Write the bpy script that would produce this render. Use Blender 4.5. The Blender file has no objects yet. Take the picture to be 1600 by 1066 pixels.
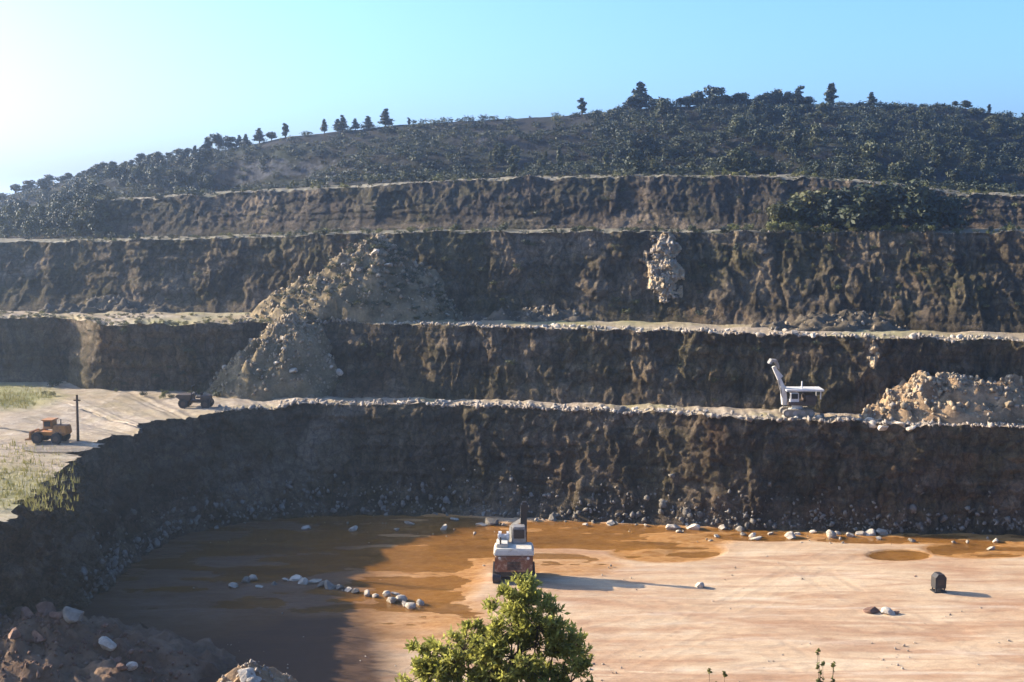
import bpy, bmesh, math, random
import numpy as np
from mathutils import Vector, Matrix, Euler, noise
R = math.radians
random.seed(11)
rng = np.random.default_rng(5)
sc = bpy.context.scene
COL = sc.collection

# ------------------------------------------------------------------ camera
FPX = 1931.0
PITCH = math.atan((533 - 305) / FPX)
cP, sP = math.cos(PITCH), math.sin(PITCH)
cd = bpy.data.cameras.new('camera')
cam = bpy.data.objects.new('camera', cd); COL.objects.link(cam)
cam.rotation_euler = (math.pi / 2 - PITCH, 0, 0)
cd.sensor_width = 36; cd.lens = FPX / 1600 * 36
cd.clip_start = 0.1; cd.clip_end = 9000
sc.camera = cam


def ray(px, py):
    a = (px - 800) / FPX; b = (533 - py) / FPX
    return Vector((a, cP + b * sP, -sP + b * cP))


def atz(px, py, z):
    r = ray(px, py); return r * (z / r.z)


def atd(px, py, d):
    r = ray(px, py); return r * (d / r.y)


def proj(p):
    u = p[1] * cP - p[2] * sP; v = p[1] * sP + p[2] * cP
    return 800 + FPX * p[0] / u, 533 - FPX * v / u


ZF, Z1, Z2 = -25.8, -17.6, -11.5

# ------------------------------------------------------------------ light
SAZ, SEL = R(17), R(22.5)
sdir = Vector((-math.cos(SAZ) * math.cos(SEL), math.sin(SAZ) * math.cos(SEL), math.sin(SEL)))
sl = bpy.data.lights.new('sun', 'SUN'); sl.energy = 5.0; sl.angle = R(0.55); sl.color = (1.0, 0.86, 0.66)
so = bpy.data.objects.new('sun', sl); COL.objects.link(so)
so.rotation_euler = (-sdir).to_track_quat('-Z', 'Y').to_euler()
w = bpy.data.worlds.new('World'); sc.world = w; w.use_nodes = True
nt = w.node_tree
sky = nt.nodes.new('ShaderNodeTexSky'); sky.sky_type = 'NISHITA'; sky.sun_disc = False
sky.sun_elevation = SEL; sky.sun_rotation = -(math.pi / 2 - SAZ)
sky.altitude = 0; sky.air_density = 0.75; sky.dust_density = 2.9; sky.ozone_density = 8.5
nt.links.new(sky.outputs[0], nt.nodes['Background'].inputs[0])
nt.nodes['Background'].inputs[1].default_value = 0.15
sc.view_settings.view_transform = 'Standard'; sc.view_settings.look = 'None'
sc.cycles.diffuse_bounces = 4
sc.cycles.use_denoising = True
sc.cycles.denoising_prefilter = 'ACCURATE'
sc.view_settings.exposure = 1.62; sc.view_settings.gamma = 1


# ------------------------------------------------------------------ helpers
def tag(o, label=None, cat=None, group=None, kind=None):
    for k, v in (('label', label), ('category', cat), ('group', group), ('kind', kind)):
        if v: o[k] = v
    return o


def link(name, me, mat=None, parent=None, loc=None, smooth=False):
    if mat and not me.materials: me.materials.append(mat)
    if smooth:
        me.polygons.foreach_set('use_smooth', [True] * len(me.polygons))
    o = bpy.data.objects.new(name, me); COL.objects.link(o)
    if parent: o.parent = parent
    if loc is not None: o.location = loc
    return o


def empty(name, loc, rz=0.0):
    o = bpy.data.objects.new(name, None); COL.objects.link(o)
    o.location = loc; o.rotation_euler = (0, 0, rz); o.empty_display_size = 0.3
    return o


def copy_tree(o, parent=None):
    c = o.copy(); COL.objects.link(c)
    if parent: c.parent = parent
    for ch in list(o.children): copy_tree(ch, c)
    return c


def grid_mesh(name, P, smooth=True):
    """P: rows x cols x 3 array"""
    r, c = P.shape[:2]
    me = bpy.data.meshes.new(name)
    idx = np.arange(r * c).reshape(r, c)
    f = np.stack([idx[:-1, :-1], idx[:-1, 1:], idx[1:, 1:], idx[1:, :-1]], -1).reshape(-1, 4)
    me.vertices.add(r * c); me.vertices.foreach_set('co', P.reshape(-1).astype(np.float32))
    n = len(f)
    me.loops.add(n * 4); me.loops.foreach_set('vertex_index', f.reshape(-1).astype(np.int32))
    me.polygons.add(n); me.polygons.foreach_set('loop_start', np.arange(0, n * 4, 4, dtype=np.int32))
    me.update(calc_edges=True)
    if smooth: me.polygons.foreach_set('use_smooth', np.ones(n, dtype=bool))
    return me


def raw_mesh(name, V, Fq):
    me = bpy.data.meshes.new(name)
    V = np.asarray(V, np.float32); Fq = np.asarray(Fq, np.int32)
    k = Fq.shape[1]; n = len(Fq)
    me.vertices.add(len(V)); me.vertices.foreach_set('co', V.reshape(-1))
    me.loops.add(n * k); me.loops.foreach_set('vertex_index', Fq.reshape(-1))
    me.polygons.add(n); me.polygons.foreach_set('loop_start', np.arange(0, n * k, k, dtype=np.int32))
    me.update(calc_edges=True)
    return me


def smooth1(a, k):
    if k < 2: return a
    ker = np.ones(k) / k
    pad = np.pad(a, (k, k), mode='reflect', reflect_type='odd')
    return np.convolve(pad, ker, 'same')[k:-k]


def fbm(x, y, z, o=4, H=0.9):
    return noise.fractal(Vector((x, y, z)), H, 2.1, o)


# ------------------------------------------------------------------ materials
class NT:
    def __init__(s, name):
        s.m = bpy.data.materials.new(name); s.m.use_nodes = True
        s.t = s.m.node_tree; s.n = s.t.nodes; s.b = s.n['Principled BSDF']
        s.tc = s.n.new('ShaderNodeTexCoord')

    def noise(s, scale, stretch=(1, 1, 1), detail=6, rough=0.6, dist=0.0, loc=(0, 0, 0)):
        mp = s.n.new('ShaderNodeMapping'); mp.inputs['Scale'].default_value = stretch
        mp.inputs['Location'].default_value = loc
        geo = s.tc.outputs['Object']
        s.t.links.new(geo, mp.inputs[0])
        x = s.n.new('ShaderNodeTexNoise'); x.inputs['Scale'].default_value = scale
        x.inputs['Detail'].default_value = detail; x.inputs['Roughness'].default_value = rough
        x.inputs['Distortion'].default_value = dist
        s.t.links.new(mp.outputs[0], x.inputs['Vector'])
        return x.outputs['Fac']

    def voro(s, scale, stretch=(1, 1, 1), feature='DISTANCE_TO_EDGE'):
        mp = s.n.new('ShaderNodeMapping'); mp.inputs['Scale'].default_value = stretch
        s.t.links.new(s.tc.outputs['Object'], mp.inputs[0])
        x = s.n.new('ShaderNodeTexVoronoi'); x.feature = feature; x.inputs['Scale'].default_value = scale
        s.t.links.new(mp.outputs[0], x.inputs['Vector'])
        return x.outputs['Distance']

    def ramp(s, fac, stops):
        r = s.n.new('ShaderNodeValToRGB'); e = r.color_ramp.elements
        while len(e) < len(stops): e.new(0.5)
        for el, (p, c) in zip(e, stops):
            el.position = p; el.color = (c, c, c, 1) if isinstance(c, (int, float)) else (*c, 1)
        s.t.links.new(fac, r.inputs[0]); return r.outputs[0]

    def mix(s, fac, a, b, mode='MIX'):
        x = s.n.new('ShaderNodeMix'); x.data_type = 'RGBA'; x.blend_type = mode
        for sock, v in ((x.inputs[0], fac), (x.inputs[6], a), (x.inputs[7], b)):
            if isinstance(v, (int, float)): sock.default_value = v
            elif isinstance(v, tuple): sock.default_value = (*v, 1)
            else: s.t.links.new(v, sock)
        return x.outputs[2]

    def attr(s, name):
        a = s.n.new('ShaderNodeAttribute'); a.attribute_name = name; return a.outputs['Fac']

    def objrand(s):
        return s.n.new('ShaderNodeObjectInfo').outputs['Random']

    def math(s, op, a, b=0.0):
        x = s.n.new('ShaderNodeMath'); x.operation = op
        for sock, v in ((x.inputs[0], a), (x.inputs[1], b)):
            if isinstance(v, (int, float)): sock.default_value = v
            else: s.t.links.new(v, sock)
        return x.outputs[0]

    def out(s, col, rough=0.9, bump=None, dist=0.1, strength=0.8, spec=0.3, alb=0.76):
        col = s.mix(1.0, col, (alb, alb, alb), 'MULTIPLY')
        for k, v in (('Base Color', col), ('Roughness', rough)):
            if isinstance(v, (int, float)): s.b.inputs[k].default_value = v
            elif isinstance(v, tuple): s.b.inputs[k].default_value = (*v, 1)
            else: s.t.links.new(v, s.b.inputs[k])
        s.b.inputs['Specular IOR Level'].default_value = spec
        if bump is not None:
            b = s.n.new('ShaderNodeBump'); b.inputs['Distance'].default_value = dist
            b.inputs['Strength'].default_value = strength
            s.t.links.new(bump, b.inputs['Height']); s.t.links.new(b.outputs[0], s.b.inputs['Normal'])
        return s.m


def mat_cliff(name, darks, mids, lights, olive, rust, seed):
    t = NT(name)
    streak = t.noise(0.55, (1, 1, 0.28), 8, 0.65, 0.4, (seed, 0, 0))
    blot = t.noise(0.13, (1, 1, 1.6), 5, 0.6, 0.3, (0, seed, 3))
    fine = t.noise(2.6, (1, 1, 0.8), 6, 0.7, 0, (seed, 2, 0))
    strata = t.noise(0.4, (0.08, 0.08, 2.2), 5, 0.6, 0.6, (0, 0, seed))
    c = t.ramp(streak, [(0.33, darks), (0.52, mids), (0.72, lights)])
    c = t.mix(t.ramp(blot, [(0.45, 0.0), (0.65, 0.5)]), c, olive)
    c = t.mix(t.ramp(t.noise(0.2, (1, 1, 0.6), 5, 0.6, 0.5, (7, seed, seed)), [(0.54, 0.0), (0.70, 0.35)]), c, rust)
    c = t.mix(0.75, c, t.ramp(strata, [(0.35, 0.55), (0.6, 1.15)]), 'MULTIPLY')
    pale = t.noise(0.11, (1, 1, 1.4), 6, 0.62, 0.8, (seed * 3, 1, seed))
    c = t.mix(t.ramp(pale, [(0.53, 0.0), (0.66, 0.7)]), c, (0.225, 0.195, 0.165))
    crack = t.ramp(t.voro(0.9, (1, 1, 0.75)), [(0.0, 0.35), (0.07, 1.0)])
    c = t.mix(0.55, c, crack, 'MULTIPLY')
    speck = t.noise(9.0, (1, 1, 1), 5, 0.8, 0, (seed, 5, 5))
    c = t.mix(0.8, c, t.ramp(speck, [(0.32, 0.5), (0.66, 1.4)]), 'MULTIPLY')
    c = t.mix(1.0, c, (1.12, 0.97, 0.76), 'MULTIPLY')
    c = t.mix(0.85, c, t.ramp(fine, [(0.3, 0.45), (0.65, 1.3)]), 'MULTIPLY')
    h = t.math('ADD', t.math('MULTIPLY', t.math('ADD', streak, t.math('MULTIPLY', speck, 0.5)), 0.6), t.math('MULTIPLY', fine, 0.9))
    return t.out(c, 0.95, h, 0.45, 1.0, 0.1, 0.92)


M = {}
M['cliff1'] = mat_cliff('quarry_rock_low', (0.042, 0.035, 0.028), (0.098, 0.082, 0.066), (0.20, 0.172, 0.14),
                        (0.105, 0.10, 0.06), (0.17, 0.095, 0.05), 1.3)
M['cliff2'] = mat_cliff('quarry_rock_mid', (0.045, 0.038, 0.03), (0.10, 0.086, 0.068), (0.21, 0.18, 0.145),
                        (0.09, 0.09, 0.05), (0.17, 0.10, 0.055), 4.1)
M['cliff3'] = mat_cliff('quarry_rock_high', (0.04, 0.036, 0.028), (0.085, 0.076, 0.058), (0.185, 0.16, 0.125),
                        (0.07, 0.075, 0.038), (0.17, 0.10, 0.06), 8.7)
M['cliff4'] = mat_cliff('quarry_rock_top', (0.038, 0.034, 0.03), (0.07, 0.064, 0.056), (0.13, 0.118, 0.105),
                        (0.06, 0.07, 0.035), (0.10, 0.075, 0.06), 12.9)


def mat_bench():
    t = NT('bench_dirt')
    n1 = t.noise(0.12, (1, 1, 1), 6, 0.65, 0.6); n2 = t.noise(0.9, (1, 1.6, 1), 7, 0.7); n3 = t.noise(5, (1, 1, 1), 4, 0.7)
    c = t.ramp(n2, [(0.3, (0.30, 0.225, 0.15)), (0.55, (0.46, 0.37, 0.265)), (0.75, (0.58, 0.49, 0.37))])
    c = t.mix(t.ramp(n1, [(0.45, 0.0), (0.62, 0.75)]), c, (0.33, 0.25, 0.13))
    c = t.mix(t.math('MULTIPLY', t.attr('green'), t.ramp(n2, [(0.25, 1.0), (0.75, 0.45)])), c, (0.27, 0.27, 0.085))
    c = t.mix(0.6, c, t.ramp(n3, [(0.3, 0.6), (0.7, 1.15)]), 'MULTIPLY')
    return t.out(c, 0.95, t.math('ADD', n2, t.math('MULTIPLY', n3, 0.3)), 0.25, 0.8, 0.15)


def mat_floor():
    t = NT('quarry_floor_dirt')
    n1 = t.noise(0.16, (0.5, 1.2, 1), 7, 0.65, 0.8); n2 = t.noise(0.5, (0.35, 1.5, 1), 7, 0.7, 0.5)
    n3 = t.noise(3.5, (0.5, 1, 1), 5, 0.75); n4 = t.noise(0.33, (0.25, 1.6, 1), 6, 0.6, 1.2, (4, 9, 0))
    c = t.ramp(n1, [(0.32, (0.48, 0.285, 0.16)), (0.5, (0.60, 0.41, 0.24)), (0.7, (0.70, 0.52, 0.325))])
    c = t.mix(t.ramp(n2, [(0.5, 0.0), (0.68, 0.7)]), c, (0.72, 0.57, 0.38))
    c = t.mix(t.ramp(n4, [(0.48, 0.0), (0.62, 0.7)]), c, (0.43, 0.235, 0.125))
    c = t.mix(0.55, c, t.ramp(n3, [(0.3, 0.68), (0.65, 1.08)]), 'MULTIPLY')
    mp = t.n.new('ShaderNodeMapping'); mp.inputs['Rotation'].default_value = (0, 0, R(9)); mp.inputs['Scale'].default_value = (0.09, 0.9, 1)
    t.t.links.new(t.tc.outputs['Object'], mp.inputs[0])
    rt = t.n.new('ShaderNodeTexNoise'); rt.inputs['Scale'].default_value = 1.0; rt.inputs['Detail'].default_value = 6; rt.inputs['Roughness'].default_value = 0.7
    t.t.links.new(mp.outputs[0], rt.inputs['Vector']); rut = rt.outputs['Fac']
    c = t.mix(t.ramp(rut, [(0.52, 0.0), (0.66, 0.4)]), c, (0.42, 0.255, 0.15))
    c = t.mix(t.ramp(rut, [(0.34, 0.4), (0.46, 0.0)]), c, (0.72, 0.60, 0.45))
    gr = t.noise(14, (0.7, 1, 1), 4, 0.8)
    c = t.mix(0.7, c, t.ramp(gr, [(0.32, 0.7), (0.55, 1.0), (0.72, 1.12)]), 'MULTIPLY')
    c = t.mix(t.math('MULTIPLY', t.attr('track'), 0.45), c, (0.42, 0.27, 0.16))
    shade_fac = t.math('ADD', t.attr('left_shade'), t.math('MULTIPLY', t.math('SUBTRACT', n1, 0.5), 1.0))
    c = t.mix(t.ramp(shade_fac, [(0.2, 0.0), (0.62, 1.0)]), c, (0.085, 0.046, 0.025))  # shade below the left wall painted into the floor colour as dark brown
    orange = t.ramp(n3, [(0.3, (0.27, 0.105, 0.018)), (0.5, (0.42, 0.205, 0.06)), (0.7, (0.54, 0.31, 0.13))])
    wet = t.math('ADD', t.attr('wet'), t.math('MULTIPLY', t.math('SUBTRACT', n2, 0.5), 0.9))
    wf = t.ramp(wet, [(0.08, 0.0), (0.30, 0.55), (0.6, 1.0)])
    c = t.mix(t.math('MULTIPLY', wf, t.math('SUBTRACT', 1.0, t.math('MULTIPLY', t.attr('left_shade'), 0.8))), c, orange)  # orange held back where the shade is painted
    rg = t.ramp(wet, [(0.35, 0.95), (0.75, 0.5)])
    return t.out(c, rg, t.math('ADD', t.math('ADD', t.math('MULTIPLY', n2, 0.3), t.math('MULTIPLY', rut, 0.12)), t.math('ADD', t.math('MULTIPLY', n3, 0.3), t.math('MULTIPLY', gr, 0.12))), 0.15, 0.8, 0.15)


def mat_water(name, col, rough, alpha=0.72):
    t = NT(name)
    n = t.noise(0.35, (0.5, 1.6, 1), 6, 0.65, 0.8); n2 = t.noise(2.5, (0.4, 1.2, 1), 3, 0.5)
    c = t.ramp(n, [(0.35, tuple(v * 0.55 for v in col)), (0.5, col), (0.68, tuple(v * 1.45 for v in col))])
    t.b.inputs['Alpha'].default_value = alpha
    return t.out(c, rough, n2, 0.012, 0.3, 0.6)


def mat_hill():
    t = NT('hill_scrub_soil')
    n1 = t.noise(0.05, (1, 0.6, 1.8), 7, 0.65, 0.7); n2 = t.noise(0.3, (1, 1, 1), 7, 0.7, 0.3); n3 = t.noise(1.6, (1, 1, 1), 5, 0.75)
    c = t.ramp(n2, [(0.3, (0.018, 0.019, 0.012)), (0.5, (0.032, 0.029, 0.02)), (0.72, (0.058, 0.05, 0.038))])
    c = t.mix(t.ramp(n1, [(0.52, 0.0), (0.64, 0.8)]), c, (0.075, 0.072, 0.07))
    c = t.mix(t.ramp(t.noise(0.1, (1, 1, 1), 5, 0.6, 0, (9, 9, 1)), [(0.5, 0.0), (0.65, 0.7)]), c, (0.04, 0.05, 0.02))
    sp = t.n.new('ShaderNodeSeparateXYZ'); t.t.links.new(t.n.new('ShaderNodeNewGeometry').outputs['True Normal'], sp.inputs[0])
    rock = t.ramp(t.math('ADD', sp.outputs['Z'], t.math('MULTIPLY', t.math('SUBTRACT', n2, .5), .25)), [(0.70, 1.0), (0.80, 0.0)])
    c = t.mix(rock, c, t.ramp(n3, [(0.3, (0.045, 0.045, 0.047)), (0.7, (0.125, 0.125, 0.13))]))
    c = t.mix(0.7, c, t.ramp(n3, [(0.3, 0.5), (0.7, 1.3)]), 'MULTIPLY')
    return t.out(c, 0.95, t.math('ADD', n2, t.math('MULTIPLY', n3, 0.5)), 0.6, 0.9, 0.1, 0.55)


def mat_ground(name, a, b, sc1=0.2):
    t = NT(name)
    n = t.noise(sc1, (1, 1, 1), 7, 0.7); n2 = t.noise(sc1 * 9, (1, 1, 1), 5, 0.7)
    c = t.mix(0.5, t.ramp(n, [(0.35, a), (0.65, b)]), t.ramp(n2, [(0.3, 0.5), (0.7, 1.3)]), 'MULTIPLY')
    return t.out(c, 0.95, n2, 0.15, 0.7, 0.15)


def mat_rock(name, a, b, c3):
    t = NT(name)
    n = t.noise(1.3, (1, 1, 1), 6, 0.65); n2 = t.noise(7, (1, 1, 1), 5, 0.7)
    c = t.ramp(n, [(0.3, a), (0.5, b), (0.7, c3)])
    c = t.mix(0.5, c, t.ramp(n2, [(0.3, 0.6), (0.7, 1.2)]), 'MULTIPLY')
    r = t.objrand()
    c = t.mix(0.6, c, t.ramp(r, [(0.0, 0.62), (1.0, 1.25)]), 'MULTIPLY')
    return t.out(c, 0.92, t.math('ADD', n, t.math('MULTIPLY', n2, 0.5)), 0.12, 0.8, 0.2)


def mat_leaf(name, dark, lite, trans=0.0, sc1=0.9):
    t = NT(name)
    n = t.noise(sc1, (1, 1, 1), 4, 0.7); r = t.objrand()
    c = t.ramp(n, [(0.3, dark), (0.7, lite)])
    c = t.mix(0.7, c, t.ramp(r, [(0.0, (0.65, 0.7, 0.75)), (0.5, (1, 1, 1)), (1.0, (1.5, 1.25, 1.0))]), 'MULTIPLY')
    t.out(c, 0.6, None, spec=0.25)
    if trans > 0:
        tr = t.n.new('ShaderNodeBsdfTranslucent'); t.t.links.new(c, tr.inputs[0])
        ms = t.n.new('ShaderNodeMixShader'); ms.inputs[0].default_value = trans
        t.t.links.new(t.b.outputs[0], ms.inputs[1]); t.t.links.new(tr.outputs[0], ms.inputs[2])
        t.t.links.new(ms.outputs[0], t.n['Material Output'].inputs[0])
    return t.m


def mat_paint(name, col, wear=(0.2, 0.13, 0.08), amount=0.5, rough=0.6, metal=0.0):
    t = NT(name)
    n = t.noise(3.0, (1, 1, 1), 6, 0.7, 0.4); n2 = t.noise(0.9, (1, 1, 0.4), 4, 0.6)
    c = t.mix(t.ramp(n, [(0.5, 0.0), (0.66, amount)]), col, wear)
    c = t.mix(0.5, c, t.ramp(n2, [(0.3, 0.65), (0.7, 1.1)]), 'MULTIPLY')
    t.b.inputs['Metallic'].default_value = metal
    return t.out(c, rough, n, 0.01, 0.5, 0.4)


M['bench'] = mat_bench(); M['bench_high'] = mat_ground('weathered_bench_soil', (0.10, 0.09, 0.05), (0.30, 0.26, 0.18), 0.35); M['floor'] = mat_floor(); M['hill'] = mat_hill()
M['water'] = mat_water('orange_pit_water', (0.30, 0.125, 0.016), 0.10, 0.5)
M['puddle'] = mat_water('pale_puddle', (0.42, 0.36, 0.28), 0.05)
M['near'] = mat_ground('near_slope_soil', (0.10, 0.085, 0.05), (0.22, 0.17, 0.11))
M['far'] = mat_ground('far_ground_soil', (0.06, 0.06, 0.035), (0.12, 0.11, 0.07), 0.01)
M['heap'] = mat_ground('rubble_dirt', (0.22, 0.135, 0.07), (0.50, 0.34, 0.19), 0.6)
M['heap_pale'] = mat_ground('pale_broken_rock', (0.22, 0.155, 0.085), (0.62, 0.47, 0.29), 0.7)
M['fan'] = mat_ground('grey_scree', (0.06, 0.048, 0.03), (0.19, 0.15, 0.10), 0.5)
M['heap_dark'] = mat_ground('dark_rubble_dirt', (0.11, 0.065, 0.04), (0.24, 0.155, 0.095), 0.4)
M['scree'] = mat_ground('olive_scree', (0.095, 0.074, 0.038), (0.33, 0.245, 0.135), 0.5)
M['rock_pale'] = mat_rock('pale_limestone', (0.40, 0.32, 0.23), (0.58, 0.49, 0.37), (0.74, 0.66, 0.53))
M['rock_grey'] = mat_rock('grey_stone', (0.15, 0.125, 0.095), (0.25, 0.215, 0.165), (0.38, 0.33, 0.26))
M['rock_red'] = mat_rock('reddish_stone', (0.12, 0.065, 0.045), (0.22, 0.125, 0.085), (0.34, 0.23, 0.16))
M['tan_stone'] = mat_rock('tan_stone', (0.20, 0.145, 0.085), (0.33, 0.25, 0.155), (0.48, 0.385, 0.26))
M['rock_tan'] = M['tan_stone']
M['gravel'] = mat_rock('gravel_stone', (0.30, 0.24, 0.17), (0.45, 0.37, 0.28), (0.58, 0.5, 0.4))
M['leaf_dark'] = mat_leaf('dark_foliage', (0.020, 0.028, 0.013), (0.052, 0.066, 0.026), 0.0)
M['leaf_mid'] = mat_leaf('olive_foliage', (0.04, 0.048, 0.016), (0.10, 0.105, 0.034), 0.1)
M['leaf_light'] = mat_leaf('yellow_green_foliage', (0.09, 0.095, 0.022), (0.21, 0.205, 0.05), 0.15)
M['leaf_front'] = mat_leaf('front_shrub_leaves', (0.20, 0.20, 0.03), (0.60, 0.55, 0.13), 0.52, 2.2)
M['grass'] = mat_leaf('dry_grass', (0.17, 0.17, 0.04), (0.34, 0.30, 0.10), 0.2)
M['bark'] = mat_ground('bark', (0.06, 0.045, 0.03), (0.12, 0.09, 0.065), 3)
M['cream'] = mat_paint('cream_paint', (0.72, 0.66, 0.52), (0.33, 0.22, 0.13), 0.45)
M['white'] = mat_paint('white_paint', (0.80, 0.76, 0.68), (0.45, 0.35, 0.25), 0.4)
M['red'] = mat_paint('faded_red_paint', (0.25, 0.10, 0.05), (0.55, 0.43, 0.30), 0.85)
M['orange'] = mat_paint('orange_paint', (0.52, 0.22, 0.05), (0.20, 0.09, 0.04), 0.85)
M['dark'] = mat_paint('dark_steel', (0.035, 0.032, 0.03), (0.09, 0.06, 0.04), 0.5, 0.55)
M['brown'] = mat_paint('dark_brown_paint', (0.075, 0.05, 0.035), (0.14, 0.09, 0.06), 0.5)
M['steel'] = mat_paint('grey_steel', (0.36, 0.34, 0.31), (0.22, 0.14, 0.09), 0.5, 0.5, 0.3)
M['rubber'] = mat_paint('dusty_rubber', (0.025, 0.024, 0.023), (0.12, 0.09, 0.07), 0.3, 0.85)
M['glass'] = mat_paint('dark_glass', (0.02, 0.022, 0.025), (0.05, 0.05, 0.05), 0.2, 0.12)
M['wood'] = mat_ground('weathered_wood', (0.10, 0.06, 0.035), (0.20, 0.125, 0.075), 2)


# ------------------------------------------------------------------ terrain
def cells(x, y, seed, tilt):
    """fractured blocks: every cell has its own offset and its own tilt"""
    v = Vector((x, y, seed))
    ds, ps = noise.voronoi(v)
    c = noise.cell_vector(ps[0] * 7.31)
    e = min(1.0, (ds[1] - ds[0]) * 5)
    return (c.x - .5) + tilt * ((c.y - .5) * (x - ps[0].x) + (c.z - .5) * (y - ps[0].y)) - 0.25 * (1 - e)


def wall_disp(s, z, seed, amp=1.0):
    a = fbm(s * 0.10 + seed, z * 0.05, seed, 3) * 0.65
    b = fbm(s * 0.5 + seed, z * 0.4, seed + 5, 4) * 0.10
    wx = s + fbm(s * .3, z * .3, seed, 3) * 0.5; wz = z + fbm(s * .3, z * .3, seed + 4, 3) * 0.5
    g = 0.55 + 0.9 * abs(noise.noise(Vector((s * .045, z * .06, seed + 60))))
    c1 = cells(wx * 0.34, wz * 0.19, seed, 0.75) * 0.60 * g
    c2 = cells(wx * 0.9 + 7, wz * 0.55, seed + 3, 0.8) * 0.34 * g
    c3 = cells(wx * 2.4 + 3, wz * 1.7, seed + 6, 0.9) * 0.19
    c = fbm(s * 1.9, z * 1.9, seed + 2, 5) * 0.12
    st = noise.noise(Vector((s * 0.05, z * 1.1, seed + 20))) * 0.16
    zz = z * 0.9 + fbm(s * .06, z * .2, seed + 30, 3) * 1.5
    led = (zz - math.floor(zz)) ** 2 * -0.22 * (0.5 + noise.noise(Vector((s * .12, z * .3, seed + 40))))
    return (a * .9 + b + c1 + c2 + c3 + c + st + led) * amp


# --- lowest wall, running up the left side and across the back
foot_k = [Vector((-25, 38, ZF - .3)), Vector((-27.0, 54, ZF - .3)), atz(58, 1030, ZF), atz(128, 960, ZF), atz(160, 925, ZF),
          atz(195, 893, ZF), atz(240, 860, ZF), atz(310, 828, ZF), atz(390, 812, ZF), atz(500, 803, ZF), atz(700, 803, ZF),
          atz(1000, 818, ZF), atz(1150, 825, ZF), atz(1340, 831, ZF), atz(1600, 836, ZF), atz(2000, 846, ZF)]
crest_k = [Vector((-27, 37, -25.2)), Vector((-29.5, 54, -24.6)), Vector((-29.2, 64.0, -22.2)), atz(0, 820, Z1), atz(75, 750, Z1),
           atz(150, 695, Z1), atz(200, 672, Z1), atz(270, 655, Z1), atz(350, 642, Z1), atz(480, 633, Z1), atz(700, 633, Z1),
           atz(1000, 645, Z1), atz(1150, 654, Z1), atz(1340, 660, Z1), atz(1600, 668, Z1), atz(2000, 685, Z1)]


def dense(keys, u):
    k = np.array([tuple(v) for v in keys]); i = np.arange(len(keys))
    return np.stack([np.interp(u, i, k[:, j]) for j in range(3)], -1)


seg = [0.0]
for a, b in zip(crest_k[:-1], crest_k[1:]): seg.append(seg[-1] + (b - a).length)
seg = np.array(seg)
N1 = 900
S1 = np.linspace(0, seg[-1], N1)
U1 = np.interp(S1, seg, np.arange(len(seg)))
footc = dense(foot_k, U1); crestc = dense(crest_k, U1)
for arr in (footc, crestc):
    for j in range(3): arr[:, j] = smooth1(arr[:, j], 31 if j < 2 else 9)
tg = np.gradient(0.5 * (footc + crestc), axis=0)[:, :2]
tg /= np.linalg.norm(tg, axis=1)[:, None]
N2d = np.stack([tg[:, 1], -tg[:, 0]], -1)
RW = 56
P1 = np.zeros((RW, N1, 3))
for r in range(RW):
    v = r / (RW - 1)
    h = v
    hz = 0.55 * v ** 0.55 + 0.45 * v if v > 0 else 0     # talus at the foot, steep above
    base = footc * (1 - hz) + crestc * hz
    P1[r, :, :2] = base[:, :2]
    P1[r, :, 2] = footc[:, 2] * (1 - h) + crestc[:, 2] * h
    wgt = 0.45 + 0.55 * min(1, v * 3)
    for i in range(N1):
        s = S1[i]; z = P1[r, i, 2]
        left = 1.9 if footc[i, 0] < -20 else 1.0
        d = wall_disp(s, z, 3.0, wgt * left)
        P1[r, i, 0] += N2d[i, 0] * d; P1[r, i, 1] += N2d[i, 1] * d
        P1[r, i, 2] += (fbm(s * 0.4, 3, 7, 4) * 0.28 + fbm(s * 1.7, 1, 2, 3) * 0.12) * v ** 3
        if r == 0: P1[r, i, 2] -= 0.3
tag(link('quarry_wall', grid_mesh('quarry_wall', P1, False), M['cliff1']), kind='structure')

# --- upper contours, all by picture column and depth
PX = np.linspace(-420, 2020, 1180)


def contour(keys):
    px = [k[0] for k in keys]
    w3 = np.array([tuple(k[1]) for k in keys])
    a = np.stack([np.interp(PX, px, w3[:, j]) for j in range(3)], -1)
    for j in range(3): a[:, j] = smooth1(a[:, j], 13)
    return a


foot2 = contour([(p, atz(p, y, Z1)) for p, y in ((-420, 600), (0, 597), (105, 597), (128, 607), (350, 613), (430, 619), (600, 621), (1000, 633),
                                                (1340, 646), (1600, 652), (2020, 666))])
crest2 = contour([(p, atz(p, y, Z2)) for p, y in ((-420, 496), (0, 496), (112, 497), (142, 508), (380, 506), (450, 504), (650, 507), (1000, 516),
                                                 (1340, 527), (1600, 533), (2020, 547))])
foot3 = contour([(p, atz(p, y, Z2 + .15)) for p, y in ((-420, 485), (0, 486), (300, 488), (450, 490), (650, 495), (1000, 503), (1340, 514), (1600, 520), (2020, 534))])
crest3 = contour([(p, atd(p, y, d)) for p, y, d in ((-420, 385, 131), (0, 379, 128.5), (150, 377, 127), (300, 374, 125), (450, 369, 122), (650, 363, 118.5), (1000, 363, 115),
                                                   (1240, 363, 112), (1600, 363, 107), (2020, 363, 102))])
foot4 = crest3 + np.array([0, 5.0, 0.12]); foot4[:, 0] *= foot4[:, 1] / crest3[:, 1]
crest4 = contour([(p, atd(p, y, d)) for p, y, d in ((-420, 372, 150), (0, 352, 146), (100, 335, 142), (140, 316, 137), (370, 302, 134), (600, 290, 130), (800, 279, 127.5), (1000, 276, 125.5),
                                                   (1240, 277, 122), (1400, 290, 118), (1520, 305, 116), (1600, 307, 115), (2020, 312, 110))])
foot5 = crest4 + np.array([0, 6.0, 0.30]); foot5[:, 0] *= foot5[:, 1] / crest4[:, 1]
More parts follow.
